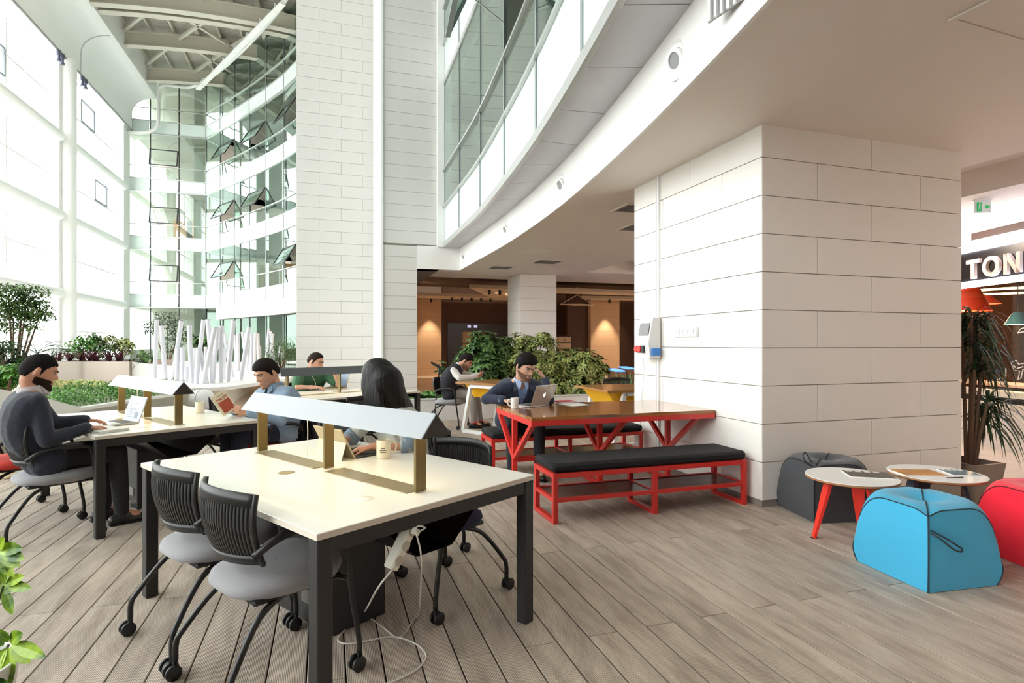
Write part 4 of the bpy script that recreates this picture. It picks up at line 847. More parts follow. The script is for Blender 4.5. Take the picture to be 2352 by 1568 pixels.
letter('letter_t', lambda q: (quadl(q, [(a, zt_-wd), (b, zt_-wd), (b, zt_), (a, zt_)]), quadl(q, [((a+b)/2+wd*.55, zb_), ((a+b)/2-wd*.55, zb_), ((a+b)/2-wd*.55, zt_-wd), ((a+b)/2+wd*.55, zt_-wd)])))
a2, b2 = tpos(2257), tpos(2296)
def ring(q):
    n_ = 36; ro, ri = [((a2+b2)/2+abs(a2-b2)/2*math.cos(2*PI*k/n_), (zb_+zt_)/2+hh/2*1.04*math.sin(2*PI*k/n_)) for k in range(n_)], [((a2+b2)/2+(abs(a2-b2)/2-wd*1.1)*math.cos(2*PI*k/n_), (zb_+zt_)/2+(hh/2*1.04-wd)*math.sin(2*PI*k/n_)) for k in range(n_)]
    vs = [(x, t_, z) for x in (-.06, -.11) for rr in (ro, ri) for t_, z in rr]; fs = []
    for k in range(n_):
        m_ = (k+1) % n_; fs += [(2*n_+k, 2*n_+m_, 3*n_+m_, 3*n_+k), (k, m_, 2*n_+m_, 2*n_+k), (n_+k, 3*n_+k, 3*n_+m_, n_+m_)]
    q.add(vs, fs)
letter('letter_o', ring)
a3, b3 = tpos(2306), tpos(2344)
w3 = wd*1.05*(1 if b3 > a3 else -1)
letter('letter_n', lambda q: (quadl(q, [(a3, zb_), (a3+w3, zb_), (a3+w3, zt_), (a3, zt_)]), quadl(q, [(b3-w3, zb_), (b3, zb_), (b3, zt_), (b3-w3, zt_)]), quadl(q, [(a3, zt_), (a3+w3*1.2, zt_), (b3, zb_), (b3-w3*1.2, zb_)])))
# interior of the shop: back wall, pendants, counter
shop_box(MB(), 4.5, 15, -.2, 3.4, -5.0, -5.2).build('wall_shop_back', mat('shop_brown', '#5a3a2a', .6, var=.2, vs=2), None, kind='structure')
shop_box(shop_box(MB(), 4.5, 14, -.2, .1, -.25, -5), 14, 14.2, -.2, 3.4, 0, -5).build('floor_shop', mat('shop_floor', '#8a5a38', .5), None, kind='structure')
shop_box(shop_box(MB(), 9.2, 10.6, sz(905), sz(700), -4.6, -5.0), 11.4, 13.0, sz(905), sz(730), -4.6, -5).build('wall_shop_panels', mat('orange_panel', '#e0552a', .5), None, kind='structure')
shop_box(MB(), 8.0, 8.9, sz(800), sz(660), -4.8, -5.0).build('wall_shop_picture', mat('mauve_panel', '#8d5f6e', .5), None, kind='structure')
shop_box(MB(), 4.5, 14, 3.3, 3.4, 0, -5).build('ceiling_shop', M_dark, None, kind='structure')
def pendant(u, v, dep, r, h, col, label):
    Xc = (u-U0)/F*dep; a, b = w2(Xc, dep); z = H-(v-V0)/F*dep
    t = thing('pendant_lamp', label, 'lamp', (a, b, z)); MB().lathe([(r, 0), (r*.45, h), (r*.2, h+.03), (0, h+.03)], 28).lathe([(r-.01, .005), (r*.43, h-.01), (0, h)], 28).build('shade', mat('shade_'+col.strip('#'), col, .5), t, smooth=SM)
    MB().ell((0, 0, .05), .05, 12, 8).build('bulb', M_bulb, t); MB().tube([(0, 0, h), (0, 0, 3.3-z)], .008, 6).build('flex', M_dark, t); lamp('POINT', (0, 0, -.08), 45, (1, .72, .45), 'pendant_light', t, .05)
pendant(2215, 715, 10.4, .40, .5, '#f0481f', 'large orange pendant lamp hanging in the shop window')
pendant(2262, 698, 11.5, .26, .14, '#c8392a', 'small red drum pendant lamp inside the shop')
pendant(2338, 745, 10.4, .2, .2, '#3f7f8c', 'teal pendant lamp inside the shop')
t = thing('ring_lamp', 'thin glowing ring lamp hanging inside the shop', 'lamp', tuple(D(2320, 668, 11.6))); MB().tube([(.75*math.cos(2*PI*k/40), .75*math.sin(2*PI*k/40), 0) for k in range(41)], .025, 6, cap=False).build('ring', mat('ring_glow', '#ffe9b0', .5, emit='#ffe2a0', es=6.), t, smooth=True); MB().tube([(0, .75, 0), (0, .75, .7)], .006, 5).build('wire', M_dark, t)
t = thing('shop_counter', 'dark shop counter with cream edge behind the window', 'counter', SH(9.6, -.0, -1.8), -YAW); MB().bbox((-.3, -2.5, .1), (.3, 2.5, .62), .01).build('body', mat('counter_dark', '#2c1e18', .5), t); MB().bbox((-.33, -2.55, .62), (.33, 2.55, .67), .005).build('top', mat('cream_sill', '#e8dcc8', .4), t)
for u, v, dp in ((2335, 905, 9.4), (2348, 900, 9.0)):   # white outlined chair drawing on the glass
    pass
t = thing('window_decal', 'white outline drawing of a chair on the shop window', 'decal', (0, 0, 0)); M_dec = mat('white_vinyl', '#f4f0ee', .5)
def on_glass(u, v): Yd = F*(sX+.0)/(u-U0); a, b = w2(sX-.0, Yd); return Vector((a, b, H-(v-V0)/F*Yd))
for pts in ([(2322, 832), (2334, 828), (2340, 836), (2352, 834)], [(2322, 832), (2330, 850), (2342, 852), (2338, 872), (2345, 868), (2350, 848), (2360, 846)], [(2326, 838), (2336, 846), (2350, 842)], [(2338, 765), (2344, 756), (2352, 753), (2360, 758)], [(2338, 765), (2350, 762), (2362, 765)], [(2311, 845), (2309, 880), (2298, 882), (2303, 868), (2290, 872)]): MB().tube([on_glass(*p) for p in pts], .008, 5).build('outline', M_dec, t)
# exit sign hung from the hall ceiling
p = D(2257, 475, 7.6); t = thing('exit_sign', 'clear hanging exit sign with green running figure and arrow', 'sign', tuple(p), -YAW-.1)
MB().box((-.1, -.004, -.08), (.1, .004, .08)).build('plate', mat('frosted_plate', '#e9f2ec', .3, alpha=.8), t); M_grn = mat('exit_green', '#1f9a56', .5, emit='#1f9a56', es=.5)
q = MB(); q.box((-.075, -.008, -.06), (-.015, -.005, .06)); q.build('door_symbol', M_grn, t); q = MB(); q.ell((-.04, -.009, .035), (.01, .002, .01), 10, 6); q.beam((-.04, -.009, .022), (-.05, -.009, -.01), .012, .003); q.beam((-.05, -.009, -.01), (-.03, -.009, -.045), .009, .003); q.beam((-.05, -.009, -.01), (-.065, -.009, -.045), .009, .003); q.beam((-.055, -.009, .015), (-.025, -.009, .005), .008, .003); q.build('running_figure', M_whiteg, t)
q = MB(); q.add([(.02, -.006, 0), (.05, -.006, -.035), (.05, -.006, .035), (.085, -.006, -.015), (.085, -.006, .015), (.05, -.006, -.015), (.05, -.006, .015)], [(0, 1, 2), (5, 3, 4, 6)]); q.build('arrow_symbol', M_grn, t)
MB().tube([(0, 0, .08), (0, 0, max(.1, 3.3-p.z))], .006, 6).build('hanger', M_alu, t); MB().cbox((0, 0, .09), (.22, .03, .02)).build('housing', M_whiteg, t)
# linear slot vent above the sign
t = thing('slot_vent', 'long dark slot vent in the hall wall above the shop sign', 'vent', SH(sY0-1.2, sz(528), .004), -YAW); MB().box((-.01, -1.9, -.06), (.0, 1.75, .05)).build('slot', mat('slot_dark', '#4a3a35', .6), t); MB().box((-.016, -1.95, .05), (0, 1.8, .065)).build('lip', M_ceil, t)
# ================================================================== small things
M_alum = mat('laptop_aluminium', '#c3bdb8', .32, metal=.75); M_key = mat('laptop_keys', '#2b2b2d', .5); M_screen = mat('lit_screen', '#8496ad', .3, emit='#a9bbd0', es=.25)
M_ivory = mat('ivory_ceramic', '#efe6cf', .25, coat=.3); M_whitec = mat('white_ceramic', '#eceae6', .22, coat=.3); M_ink = mat('dark_ink', '#4a4540', .6); M_paper = mat('paper', '#efede8', .7); M_logo = mat('glowing_logo', '#ffffff', .4, emit='#ffffff', es=2.0)
def text(s, size, m, parent, M, name='lettering', ext=.0006, bold=0.):
    cu = bpy.data.curves.new('txt', 'FONT'); cu.body = s; cu.size = size; cu.extrude = ext; cu.align_x = 'CENTER'; cu.align_y = 'CENTER'; cu.offset = bold
    o = bpy.data.objects.new('tmp', cu); COL.objects.link(o); dg = bpy.context.evaluated_depsgraph_get(); me = bpy.data.meshes.new_from_object(o.evaluated_get(dg)); bpy.data.objects.remove(o); bpy.data.curves.remove(cu)
    me.transform(M); me.materials.clear(); me.materials.append(m); me.name = name; return place(me, name, parent)
def fruit_logo(parent, M, s):
    """bitten-fruit emblem, about s wide, in the local XY plane"""
    pts = []
    for k in range(44):
        a = 2*PI*k/44; r = 1+.10*math.cos(2*a)*-1+.06*math.sin(a); x, y = .5*s*r*math.cos(a), .52*s*r*math.sin(a); y -= .07*s*math.exp(-(x/(.16*s))**2)*(1 if y > 0 else -.6)
        dx, dy = x-.62*s, y-.06*s; d = math.hypot(dx, dy)
        if d < .25*s: x, y = .62*s+dx/d*.25*s, .06*s+dy/d*.25*s
        pts.append((x, y))
    q = MB(); q.prism(pts, 0, .0008, M); q.prism([(.02*s, .60*s), (.14*s, .66*s), (.24*s, .92*s), (.10*s, .84*s)], 0, .0008, M); return q.build('emblem', M_logo, parent)
def laptop(c, rz, w, d, ang, label, lid=M_alum, logo=False, scr=M_screen, page=False):
    """sitter on local -Y looking +Y; hinge at +Y"""
    t = thing('laptop', label, 'laptop', c, rz); MB().bbox((-w/2, -d/2, 0), (w/2, d/2, .014), .004).build('base', lid, t); MB().box((-w*.43, -d*.08, .0142), (w*.43, d*.38, .0155)).build('keyboard', M_key, t); MB().box((-w*.17, -d*.42, .0142), (w*.17, -d*.14, .0148)).build('touchpad', M_alum, t)
    M = Matrix.Translation((0, d/2, .014)) @ Matrix.Rotation(math.radians(90-ang), 4, 'X') @ Matrix.Rotation(0, 4, 'Z')
    # lid: local XZ sheet rising from the hinge, leaning back by ang-90
    M = Matrix.Translation((0, d/2-.004, .012)) @ Matrix.Rotation(-math.radians(ang-90), 4, 'X')
    ld = MB().bbox((-w/2, 0, 0), (w/2, .007, d), .003, M).build('lid', lid, t); MB().box((-w*.47, -.0012, d*.06), (w*.47, -.0002, d*.95), M).build('screen', scr, ld)
    if page:
        for k in range(9): MB().box((-w*.36, -.0022, d*(.14+.08*k)), (-w*.36+w*(.2+.5*rnd.random()), -.0013, d*(.14+.08*k)+.006), M).build('text_line', mat('screen_text', '#8f9aab', .6), ld)
        MB().box((-w*.47, -.0024, d*.87), (w*.47, -.0013, d*.95), M).build('title_bar', mat('screen_bar', '#b9c6d4', .5), ld); MB().box((w*.12, -.0024, d*.12), (w*.3, -.0013, d*.4), M).build('picture', mat('screen_pic', '#7d8494', .5), ld)
    if logo: fruit_logo(ld, M @ Matrix.Translation((0, .0072, d*.5)) @ Matrix.Rotation(PI/2, 4, 'X') @ Matrix.Rotation(PI, 4, 'Y'), .034)
    return t
def mug(c, r, h, m, label, rz=0., lines=0, handle=True):
    t = thing('mug', label, 'mug', c, rz); MB().lathe([(0, 0), (r*.9, 0), (r, .006), (r, h), (r-.004, h), (r-.005, .008), (0, .007)], 32).build('cup', m, t, smooth=SM)
    if handle: MB().tube(bez([(r-.002, 0, h*.82), (r+.02, 0, h*.86), (r+.032, 0, h*.6), (r+.022, 0, h*.28), (r-.002, 0, h*.2)], 5), .0055, 8).build('handle', m, t, smooth=True)
    for k in range(lines):
        w = [.022, .04, .034][k % 3]; q = MB(); n_ = 8; z = h*.55-k*.011; vs = []
        for i in range(n_+1): a = math.radians(-110)+w/r*(i/n_-.5); vs += [((r+.0006)*math.cos(a), (r+.0006)*math.sin(a), z), ((r+.0006)*math.cos(a), (r+.0006)*math.sin(a), z+.004)]
        q.add(vs, [(i*2, i*2+2, i*2+3, i*2+1) for i in range(n_)]); q.build('print_line', M_ink, t)
    MB().lathe([(0, h*.78), (r-.0052, h*.78)], 24).build('coffee', mat('coffee', '#4a3020', .2), t); return t
p = L1(.36, .01, .7362); mug(p, .041, .105, M_ivory, 'tall ivory mug with small dark print beside the tablet', math.radians(10), 3)
p = L1(.45, .03, .7362, C2); mug(p, .041, .105, M_ivory, 'plain ivory mug on the desk of the reading man', math.radians(60), 0, False)
p = P(1182, 937, .766); mug(p, .039, .10, M_whitec, 'white mug with dark lines beside the silver laptop', math.radians(175), 2)
p = P(713, 893, .7362); mug((p.x, p.y-.05, .7362), .04, .1, M_ivory, 'ivory mug in front of the man in the green polo', 0, 0, False)
p = L1(-.30, -.26, .7362, C2); laptop(p, DR-PI/2+.1, .31, .21, 108, 'open laptop showing a page, used by man in navy sweater', mat('dark_laptop', '#b9b6b2', .4, metal=.5), page=True)
p = P(1242, 933, .766); laptop((p.x-.055, p.y+.097, .766), PI+.52, .325, .225, 112, 'open silver laptop with glowing emblem on the red table', logo=True)
p = P(768, 893, .7362); laptop((p.x-.02, p.y+.1, .7362), DR-PI/2-PI*0+.3+PI*0, .325, .225, 110, 'open laptop with glowing emblem of the man in green polo', mat('gold_lit_lid', '#d9c08a', .35, metal=.5), logo=True)
# tablet with kickstand and keyboard cover
p = L1(.24, .25, .7362); t = thing('tablet', 'grey tablet on its kickstand with keyboard cover', 'tablet', p, DR+PI/2)     # sitter at local -Y
M_tab = mat('tablet_grey', '#b7ac90', .4, metal=.4); Mt = Matrix.Translation((0, 0, 0)) @ Matrix.Rotation(-math.radians(28), 4, 'X'); MB().bbox((-.146, 0, 0), (.146, .009, .2), .002, Mt).build('body', M_tab, t); MB().box((-.138, -.0014, .008), (.138, -.0002, .192), Mt).build('screen', M_screen, t)
Mk = Matrix.Translation(Mt @ Vector((0, .009, .115))) @ Matrix.Rotation(math.radians(18), 4, 'X'); MB().bbox((-.144, 0, -.105), (.144, .003, 0), .001, Mk).build('kickstand', M_tab, t); MB().bbox((-.146, -.2, 0), (.146, -.005, .006), .002).build('keyboard_cover', M_key, t)
# papers
def sheets(c, rz, w, d, n, label, m=M_paper, name='paper_stack', th=.002):
    t = thing(name, label, 'papers', c, rz); [MB().box((-w/2+rnd.uniform(-.008, .008), -d/2+rnd.uniform(-.008, .008), k*th), (w/2, d/2, k*th+th*.8)).build('sheet', m, t) for k in range(n)]; return t
p = L1(-.48, -.64, .7362, C2); sheets(p, DR+.25, .2, .29, 5, 'stack of white papers under the hand of man in navy sweater', th=.004)
p = P(1310, 927, .766); sheets((p.x, p.y-.10, .766), .2, .22, .28, 3, 'white papers on the red table beside the silver laptop')
p = P(1290, 921, .766); t = thing('notebook', 'pink-red notebook behind the white papers', 'notebook', (p.x, p.y-.08, .766), .1); MB().bbox((-.11, -.08, 0), (.11, .08, .01), .002).build('cover', mat('pink_red_cover', '#c83a4a', .5), t); MB().box((-.108, -.082, .002), (.108, -.079, .008)).build('pages', M_paper, t)
p = P(1318, 924, .768); MB().tube([(0, 0, 0), (.14, .02, 0)], .004, 6).build('pen', mat('pen_blue', '#2b2f6a', .4), None, loc=(p.x-.06, p.y-.1, .776), label='blue pen lying on the white papers', cat='pen')
# magazines on the coffee tables
def magazine(c, rz, w, d, m, label, title=None, pages=False):
    t = thing('magazine', label, 'magazine', c, rz, 'magazines on the coffee tables'); MB().bbox((-w/2, -d/2, 0), (w/2, d/2, .006), .001).build('pages', M_paper, t); MB().box((-w/2+.004, -d/2+.004, .0061), (w/2-.004, d/2-.004, .007)).build('cover', m, t)
    if title: 
        for k in range(4): MB().box((-w*.42+k*w*.2, d*.28, .0071), (-w*.42+k*w*.2+w*.13, d*.43, .0076)).build('title_block', M_paper, t)
    return t
M_m1 = mat('dark_cover', '#4a463c', .3, var=.7, vs=26); M_m2 = mat('sunset_cover', '#c9832a', .3, var=.8, vs=7); M_m3 = mat('teal_cover', '#4f7a86', .3, var=.6, vs=22)
magazine((T1.x+.14, T1.y-.02, .4525), math.radians(-32), .3, .22, M_m1, 'dark magazine on the red-legged coffee table', True)
magazine((T2.x-.135, T2.y+.03, .4525), math.radians(-20), .3, .21, M_m2, 'magazine with glowing orange cover on the slate-legged coffee table')
magazine((T2.x+.155, T2.y-.06, .4525), math.radians(-25), .2, .2, M_m3, 'magazine with teal cover on the slate-legged coffee table', True)
p = P(2098, 1098, .453); MB().tube([(0, 0, 0), (.13, -.02, 0)], .0035, 6).build('pencil', M_dark, None, loc=(T2.x-.1, T2.y-.15, .456), label='dark pencil on the slate-legged coffee table', cat='pencil')
# power strip on the tray and cables on the floor
p = L1(-.20, -.865, .585); t = thing('power_strip', 'white power strip hanging from the cable tray under the desk', 'power strip', p, DR); Mp = Matrix.Rotation(math.radians(34), 4, 'Y') @ Matrix.Rotation(0, 4, 'Z')
MB().bbox((-.02, -.028, -.1), (.02, .028, .1), .006, Mp).build('case', M_plug, t)
for z in (-.06, 0, .06): MB().lathe([(0, .002), (.018, .002), (.021, 0)], 18, Mp @ Matrix.Translation((0, -.0285, z)) @ Matrix.Rotation(PI/2, 4, 'X')).build('socket', mat('socket_shadow', '#bdb5a4', .5), t)
MB().bbox((-.014, -.06, .05), (.014, -.0305, .075), .004, Mp).build('plug', M_plug, t)
fl = lambda u, v: tuple(P(u, v, .0055))
def cable(pts, r, label): return MB().tube([Vector((p_.x, p_.y, max(p_.z, r+.001))) for p_ in bez(pts, 8)], r, 6).build('floor_cable', M_fl, None, smooth=True, label=label, cat='cable', group='cables under the front desk')
s0 = L1(-.255, -.875, .50); s1 = L1(-.165, -.93, .64)
cable([s0, D(868, 1350, 2.35), fl(832, 1412), fl(790, 1448), fl(777, 1470), fl(800, 1478), fl(850, 1470), fl(905, 1462), fl(955, 1478), fl(979, 1505), fl(960, 1535), fl(915, 1560), fl(870, 1575)], .0042, 'pale cable looping on the deck under the front desk')
cable([s1, L1(-.145, -.945, .655), D(955, 1215, 2.28), D(968, 1290, 2.32), fl(960, 1420), fl(930, 1455), fl(910, 1462), fl(880, 1440), fl(845, 1418), fl(800, 1415), fl(740, 1422), fl(700, 1428)], .0036, 'thin pale cable from power strip to the black riser')
q = MB().tube(bez([P(265, 1195, .006), P(285, 1180, .05), P(300, 1150, .12), P(312, 1150, .08), P(318, 1165, .01), P(340, 1172, .006), P(300, 1185, .006), P(330, 1180, .006)], 8), .004, 6); q.build('adapter_cable', M_plug, None, smooth=True, label='tangled white adapter cables on the deck under the second desk', cat='cable')
p = P(275, 1168, 0); MB().bbox((-.06, -.03, 0), (.06, .03, .035), .006).build('power_adapter', M_dark, None, loc=(p.x, p.y, 0), rz=.4, label='black power adapter on the deck under the second desk', cat='adapter')
# lamp cord hanging from the pale lamps
for cc, lb in ((C1, 'thin white cord hanging from the lamp over the tablet'), (C2, 'thin white cord hanging from the lamp behind the open laptop')):
    a = L1(.02, .25, 1.0, cc) if cc is C1 else L1(.02, .35, 1.0, cc); MB().tube([a, a+Vector((.003, 0, -.1)), a+Vector((0, .003, -.25))], .0025, 5).build('lamp_cord', M_plug, None, label=lb, cat='cord')
# microphone-like stand
p = YW(997, 955, 6.05); p.z = 0; t = thing('boom_stand', 'black boom stand before the low planter plants', 'stand', (p.x, p.y, 0)); Yd = (p.x-CX)*SA+(p.y-CY)*CA
MB().lathe([(0, .03), (.05, .03), (.16, .012), (.16, 0), (0, 0)], 28).build('base', M_blk, t, smooth=SM)
a, b = D(995, 945, Yd)-p, D(1009, 845, Yd)-p; MB().tube([(0, 0, .02), (b.x, b.y, b.z)], .013, 8).build('pole', M_blk, t); MB().cbox((b.x*.75, b.y*.75, b.z*.75), (.045, .045, .06)).build('collar', M_alu, t)
c_, d_ = D(990, 832, Yd)-p, D(1022, 866, Yd)-p; MB().tube([c_, b+Vector((0, 0, .02)), d_], [.02, .026, .02], 8).build('boom', M_blk, t)
# white round ottoman behind the desks
p = D(464, 930, 11.8); t = thing('round_ottoman', 'white dome-shaped ottoman behind the mug on the second desk', 'ottoman', (p.x, p.y, 0)); MB().lathe([(0, 0), (.2, 0), (.24, .06), (.255, .2), (.235, .33), (.17, .42), (.08, .455), (0, .46)], 32).build('body', mat('white_leatherette', '#f0f0f0', .4), t, smooth=True)
MB().tube([(.257*math.cos(-1.9)*s, .257*math.sin(-1.9)*s, z) for s, z in ((.8, .01), (.95, .06), (1, .2), (.93, .33), (.68, .42), (.32, .456), (0, .462))], .004, 5).build('seam', M_hole, t)
# ================================================================== plants and planters
def leafmat(name, c1, c2, scale=6., rough=.45, obj=True):
    if name in MATS: return MATS[name]
    m = bpy.data.materials.new(name); m.use_nodes = True; nt = m.node_tree; b = nt.nodes['Principled BSDF']; tc = nt.nodes.new('ShaderNodeTexCoord'); nz = nt.nodes.new('ShaderNodeTexNoise'); nz.inputs['Scale'].default_value = scale; nz.inputs['Detail'].default_value = 3
    nt.links.new(tc.outputs['Object'], nz.inputs['Vector']); rp = nt.nodes.new('ShaderNodeValToRGB'); rp.color_ramp.elements[0].position = .38; rp.color_ramp.elements[1].position = .62; rp.color_ramp.elements[0].color = lin(c1); rp.color_ramp.elements[1].color = lin(c2)
    nt.links.new(nz.outputs['Fac'], rp.inputs[0]); nt.links.new(rp.outputs[0], b.inputs['Base Color']); b.inputs['Roughness'].default_value = rough; b.inputs['Subsurface Weight'].default_value = 0; MATS[name] = m; return m
ML_green = leafmat('leaf_green', '#22401f', '#6f9350', 10); ML_dark = leafmat('leaf_dark', '#1d3a1c', '#3c6130'); ML_var = leafmat('leaf_variegated', '#2c5228', '#c3c877', 22); ML_cal = leafmat('leaf_striped', '#4c8a3c', '#a9c886', 22); ML_hedge = leafmat('leaf_hedge', '#2f6a24', '#79ab4a', 9); ML_purple = leafmat('leaf_purple', '#4a2230', '#7b4450', 9); ML_drac = leafmat('leaf_dracaena', '#1a2c18', '#3d5630', 9); ML_near = leafmat('leaf_near', '#3d6b1c', '#a8c832', 16, .35); ML_tree = leafmat('leaf_tree', '#2b4d20', '#6c8c46', 5); ML_sil = leafmat('leaf_silver', '#3a4a38', '#7a8a74', 7)
M_bark = mat('bark', '#6a5140', .85, bump=.3, bs=60); M_soil = mat('soil', '#4a3a2c', .95, bump=.4, bs=60); M_stem = mat('green_stem', '#5a6a35', .7)
def leaf(q, base, d, up, L, W, droop=.4, n=4, shape='oval', fold=.25):
    """curved leaf: strip of quads with a shallow midrib fold"""
    base, d, up = Vector(base), Vector(d).normalized(), Vector(up); s = d.cross(up)
    s = s.normalized() if s.length > 1e-4 else d.orthogonal().normalized(); nrm = s.cross(d).normalized(); vs = []
    for i in range(n+1):
        t = i/n; w = W*(math.sin(PI*min(1, t*1.0+.02))**.7 if shape == 'oval' else (min(1, t*6)*(1-t)**.55 if shape == 'strap' else (1-t)*min(1, t*4+.3)))/2
        p = base+d*(L*t*(1-.25*droop*t))-Vector((0, 0, 1))*(L*droop*t*t*.8); vs += [p-s*w+nrm*fold*w, p-nrm*0, p+s*w+nrm*fold*w]
    q.add(vs, [f for i in range(n) for f in ((i*3, i*3+1, i*3+4, i*3+3), (i*3+1, i*3+2, i*3+5, i*3+4))])
def rdir(zmin=-.2, zmax=1., r=rnd):
    a = r.uniform(0, 2*PI); z = r.uniform(zmin, zmax); h = math.sqrt(max(0, 1-z*z)); return Vector((h*math.cos(a), h*math.sin(a), z))
def whorl(q, p, ax, L, W, n, droop=.35, r=rnd):
    ax = Vector(ax).normalized(); x, y, _ = frame_of(ax); a0 = r.uniform(0, 6)
    for k in range(n):
        a = a0+2*PI*k/n; d = x*math.cos(a)+y*math.sin(a)+ax*r.uniform(.1, .5); leaf(q, p, d, ax, L*r.uniform(.8, 1.15), W, droop, 3)
def shrub(name, label, base, blobs, n, m, L, W, kind='oval', cat='plant', nw=7, stems=5, group=None, droop=.35, seed=1, clump=.6):
    """bush: leaves spread over blobs (center, radii), stems from the base"""
    r = random.Random(seed); t = thing(name, label, cat, base, 0, group); q = MB(); st = MB(); b0 = Vector(base); tot = sum(b[1][0]*b[1][1]*b[1][2] for b in blobs)
    for c, rad in blobs:
        c = Vector(c)-b0; k_ = max(3, int(n*(rad[0]*rad[1]*rad[2])/tot))
        for i in range(k_):
            d = rdir(-.85, 1, r); s = r.uniform(clump, 1.05); p = c+Vector((d.x*rad[0]*s, d.y*rad[1]*s, d.z*rad[2]*s))
            if p.z < .02: p.z = .02+r.random()*.05
            if kind == 'whorl': whorl(q, p, d+Vector((0, 0, .8)), L, W, nw, droop, r)
            else:
                e = rdir(-.3, .8, r); leaf(q, p, e+d*.6, Vector((0, 0, 1)), L*r.uniform(.7, 1.2), W*r.uniform(.8, 1.15), droop, 3)
        for i in range(max(1, stems//len(blobs))): st.tube([(r.uniform(-.06, .06), r.uniform(-.06, .06), 0), c*.5+Vector((r.uniform(-.05, .05), 0, 0)), c+Vector((r.uniform(-1, 1)*rad[0]*.5, r.uniform(-1, 1)*rad[1]*.5, rad[2]*.4))], [.016, .012, .006], 5)
    q.build('foliage', m, t, kind='stuff'); st.build('stems', M_bark, t); return t
# ---- low planter in front of the lobby
t = thing('long_planter', 'long low white planter in front of the lobby', 'planter', (0, 0, 0))
q = MB(); q.box((-2.75, 6.35, 0), (4.6, 6.43, .38)).box((-2.75, 7.75, 0), (4.6, 7.83, .38)).box((-2.75, 6.43, 0), (-2.67, 7.75, .38)).box((4.52, 6.43, 0), (4.6, 7.75, .38)); q.build('walls', M_white, t)
MB().bbox((-2.77, 6.33, .38), (4.62, 6.46, .40), .003).build('rim', M_whiteg, t); MB().box((-2.67, 6.43, .2), (4.52, 7.75, .33)).build('soil', M_soil, t)
def at(u, v, y): p = YW(u, v, y); return (p.x, p.y, p.z)
def blob(u, v, y, ru, rv, ry=None):
    p = YW(u, v, y); k = ((p.x-CX)*SA+(p.y-CY)*CA)/F; return (p, (ru*k, ry or ru*k*.8, rv*k))
shrub('leafy_shrub', 'tall dark green shrub behind the man in the vest', (-1.0, 7.2, .33), [blob(1110, 800, 7.2, 40, 42), blob(1075, 822, 7.2, 30, 28), blob(1150, 805, 7.3, 38, 36), blob(1120, 850, 7.0, 50, 35), blob(1010, 850, 7.2, 18, 20)], 420, ML_green, .15, .055, 'whorl', seed=3, nw=6, group='shrubs in the long planter')
shrub('leafy_shrub', 'dark and yellow-green shrub rising before the tiled column', (0.1, 7.1, .33), [blob(1195, 800, 7.3, 38, 36), blob(1245, 795, 7.2, 38, 34), blob(1215, 840, 7.0, 60, 40), blob(1260, 860, 6.9, 50, 40)], 420, ML_var, .14, .05, 'whorl', seed=4, nw=7, group='shrubs in the long planter')
shrub('leafy_shrub', 'yellow-variegated shrub between blazer man and tiled pillar', (1.0, 7.0, .33), [blob(1340, 840, 6.9, 45, 38), blob(1300, 835, 7.0, 35, 35), blob(1370, 850, 6.9, 28, 34), blob(1320, 880, 6.8, 55, 28), blob(1285, 895, 6.7, 40, 22)], 430, ML_var, .15, .055, 'whorl', seed=5, nw=8, group='shrubs in the long planter')
def rosette(name, label, c, n, L, W, m, shape, up, droop, cat='plant', group=None, seed=1, lname='leaf', stem=None, parts=True, spread=.05):
    r = random.Random(seed); t = thing(name, label, cat, c, 0, group); big = MB()
    for k in range(n):
        a = r.uniform(0, 2*PI); e = r.uniform(*up); d = Vector((math.cos(a), math.sin(a), e)); q = MB() if parts else big
        leaf(q, (r.uniform(-spread, spread), r.uniform(-spread, spread), stem or 0), d, (0, 0, 1), L*r.uniform(.7, 1.1), W*r.uniform(.8, 1.1), droop*r.uniform(.6, 1.3), 5, shape)
        if parts: q.build(lname, m, t)
    if not parts: big.build('foliage', m, t, kind='stuff')
    if stem: MB().tube([(0, 0, 0), (0, 0, stem)], .02, 6).build('trunk', M_bark, t)
    return t
for k, (u, v, y, lb) in enumerate(((955, 905, 6.75, 'broad-leaved striped plant at the end of the planter by the tiled wall'), (985, 900, 7.0, 'broad-leaved striped plant in the planter behind the boom stand'), (1012, 905, 6.75, 'broad-leaved striped plant beside the chair of man in the vest'), (1300, 905, 6.7, 'broad-leaved striped plant behind the silver laptop'), (1335, 910, 6.6, 'broad-leaved striped plant beside the half-hidden yellow table'))):
    p = YW(u, v, y); rosette('striped_plant', lb, (p.x, p.y, .33), 26, .42, .15, ML_cal, 'oval', (.5, 2.0), .55, group='striped plants in the planter', seed=20+k, spread=.1)
for k, u in enumerate((1408, 1432, 1450)):
    p = YW(u, 880, 6.8); rosette('snake_plant', ('pale upright sword-leaved plant next to the bush', 'pale upright sword-leaved plant between two of its kind', 'pale upright sword-leaved plant touching the pillar edge')[k], (p.x, p.y, .33), 9, .5, .09, ML_cal, 'spear', (2.2, 6), .05, group='sword-leaved plants in the planter', seed=40+k)
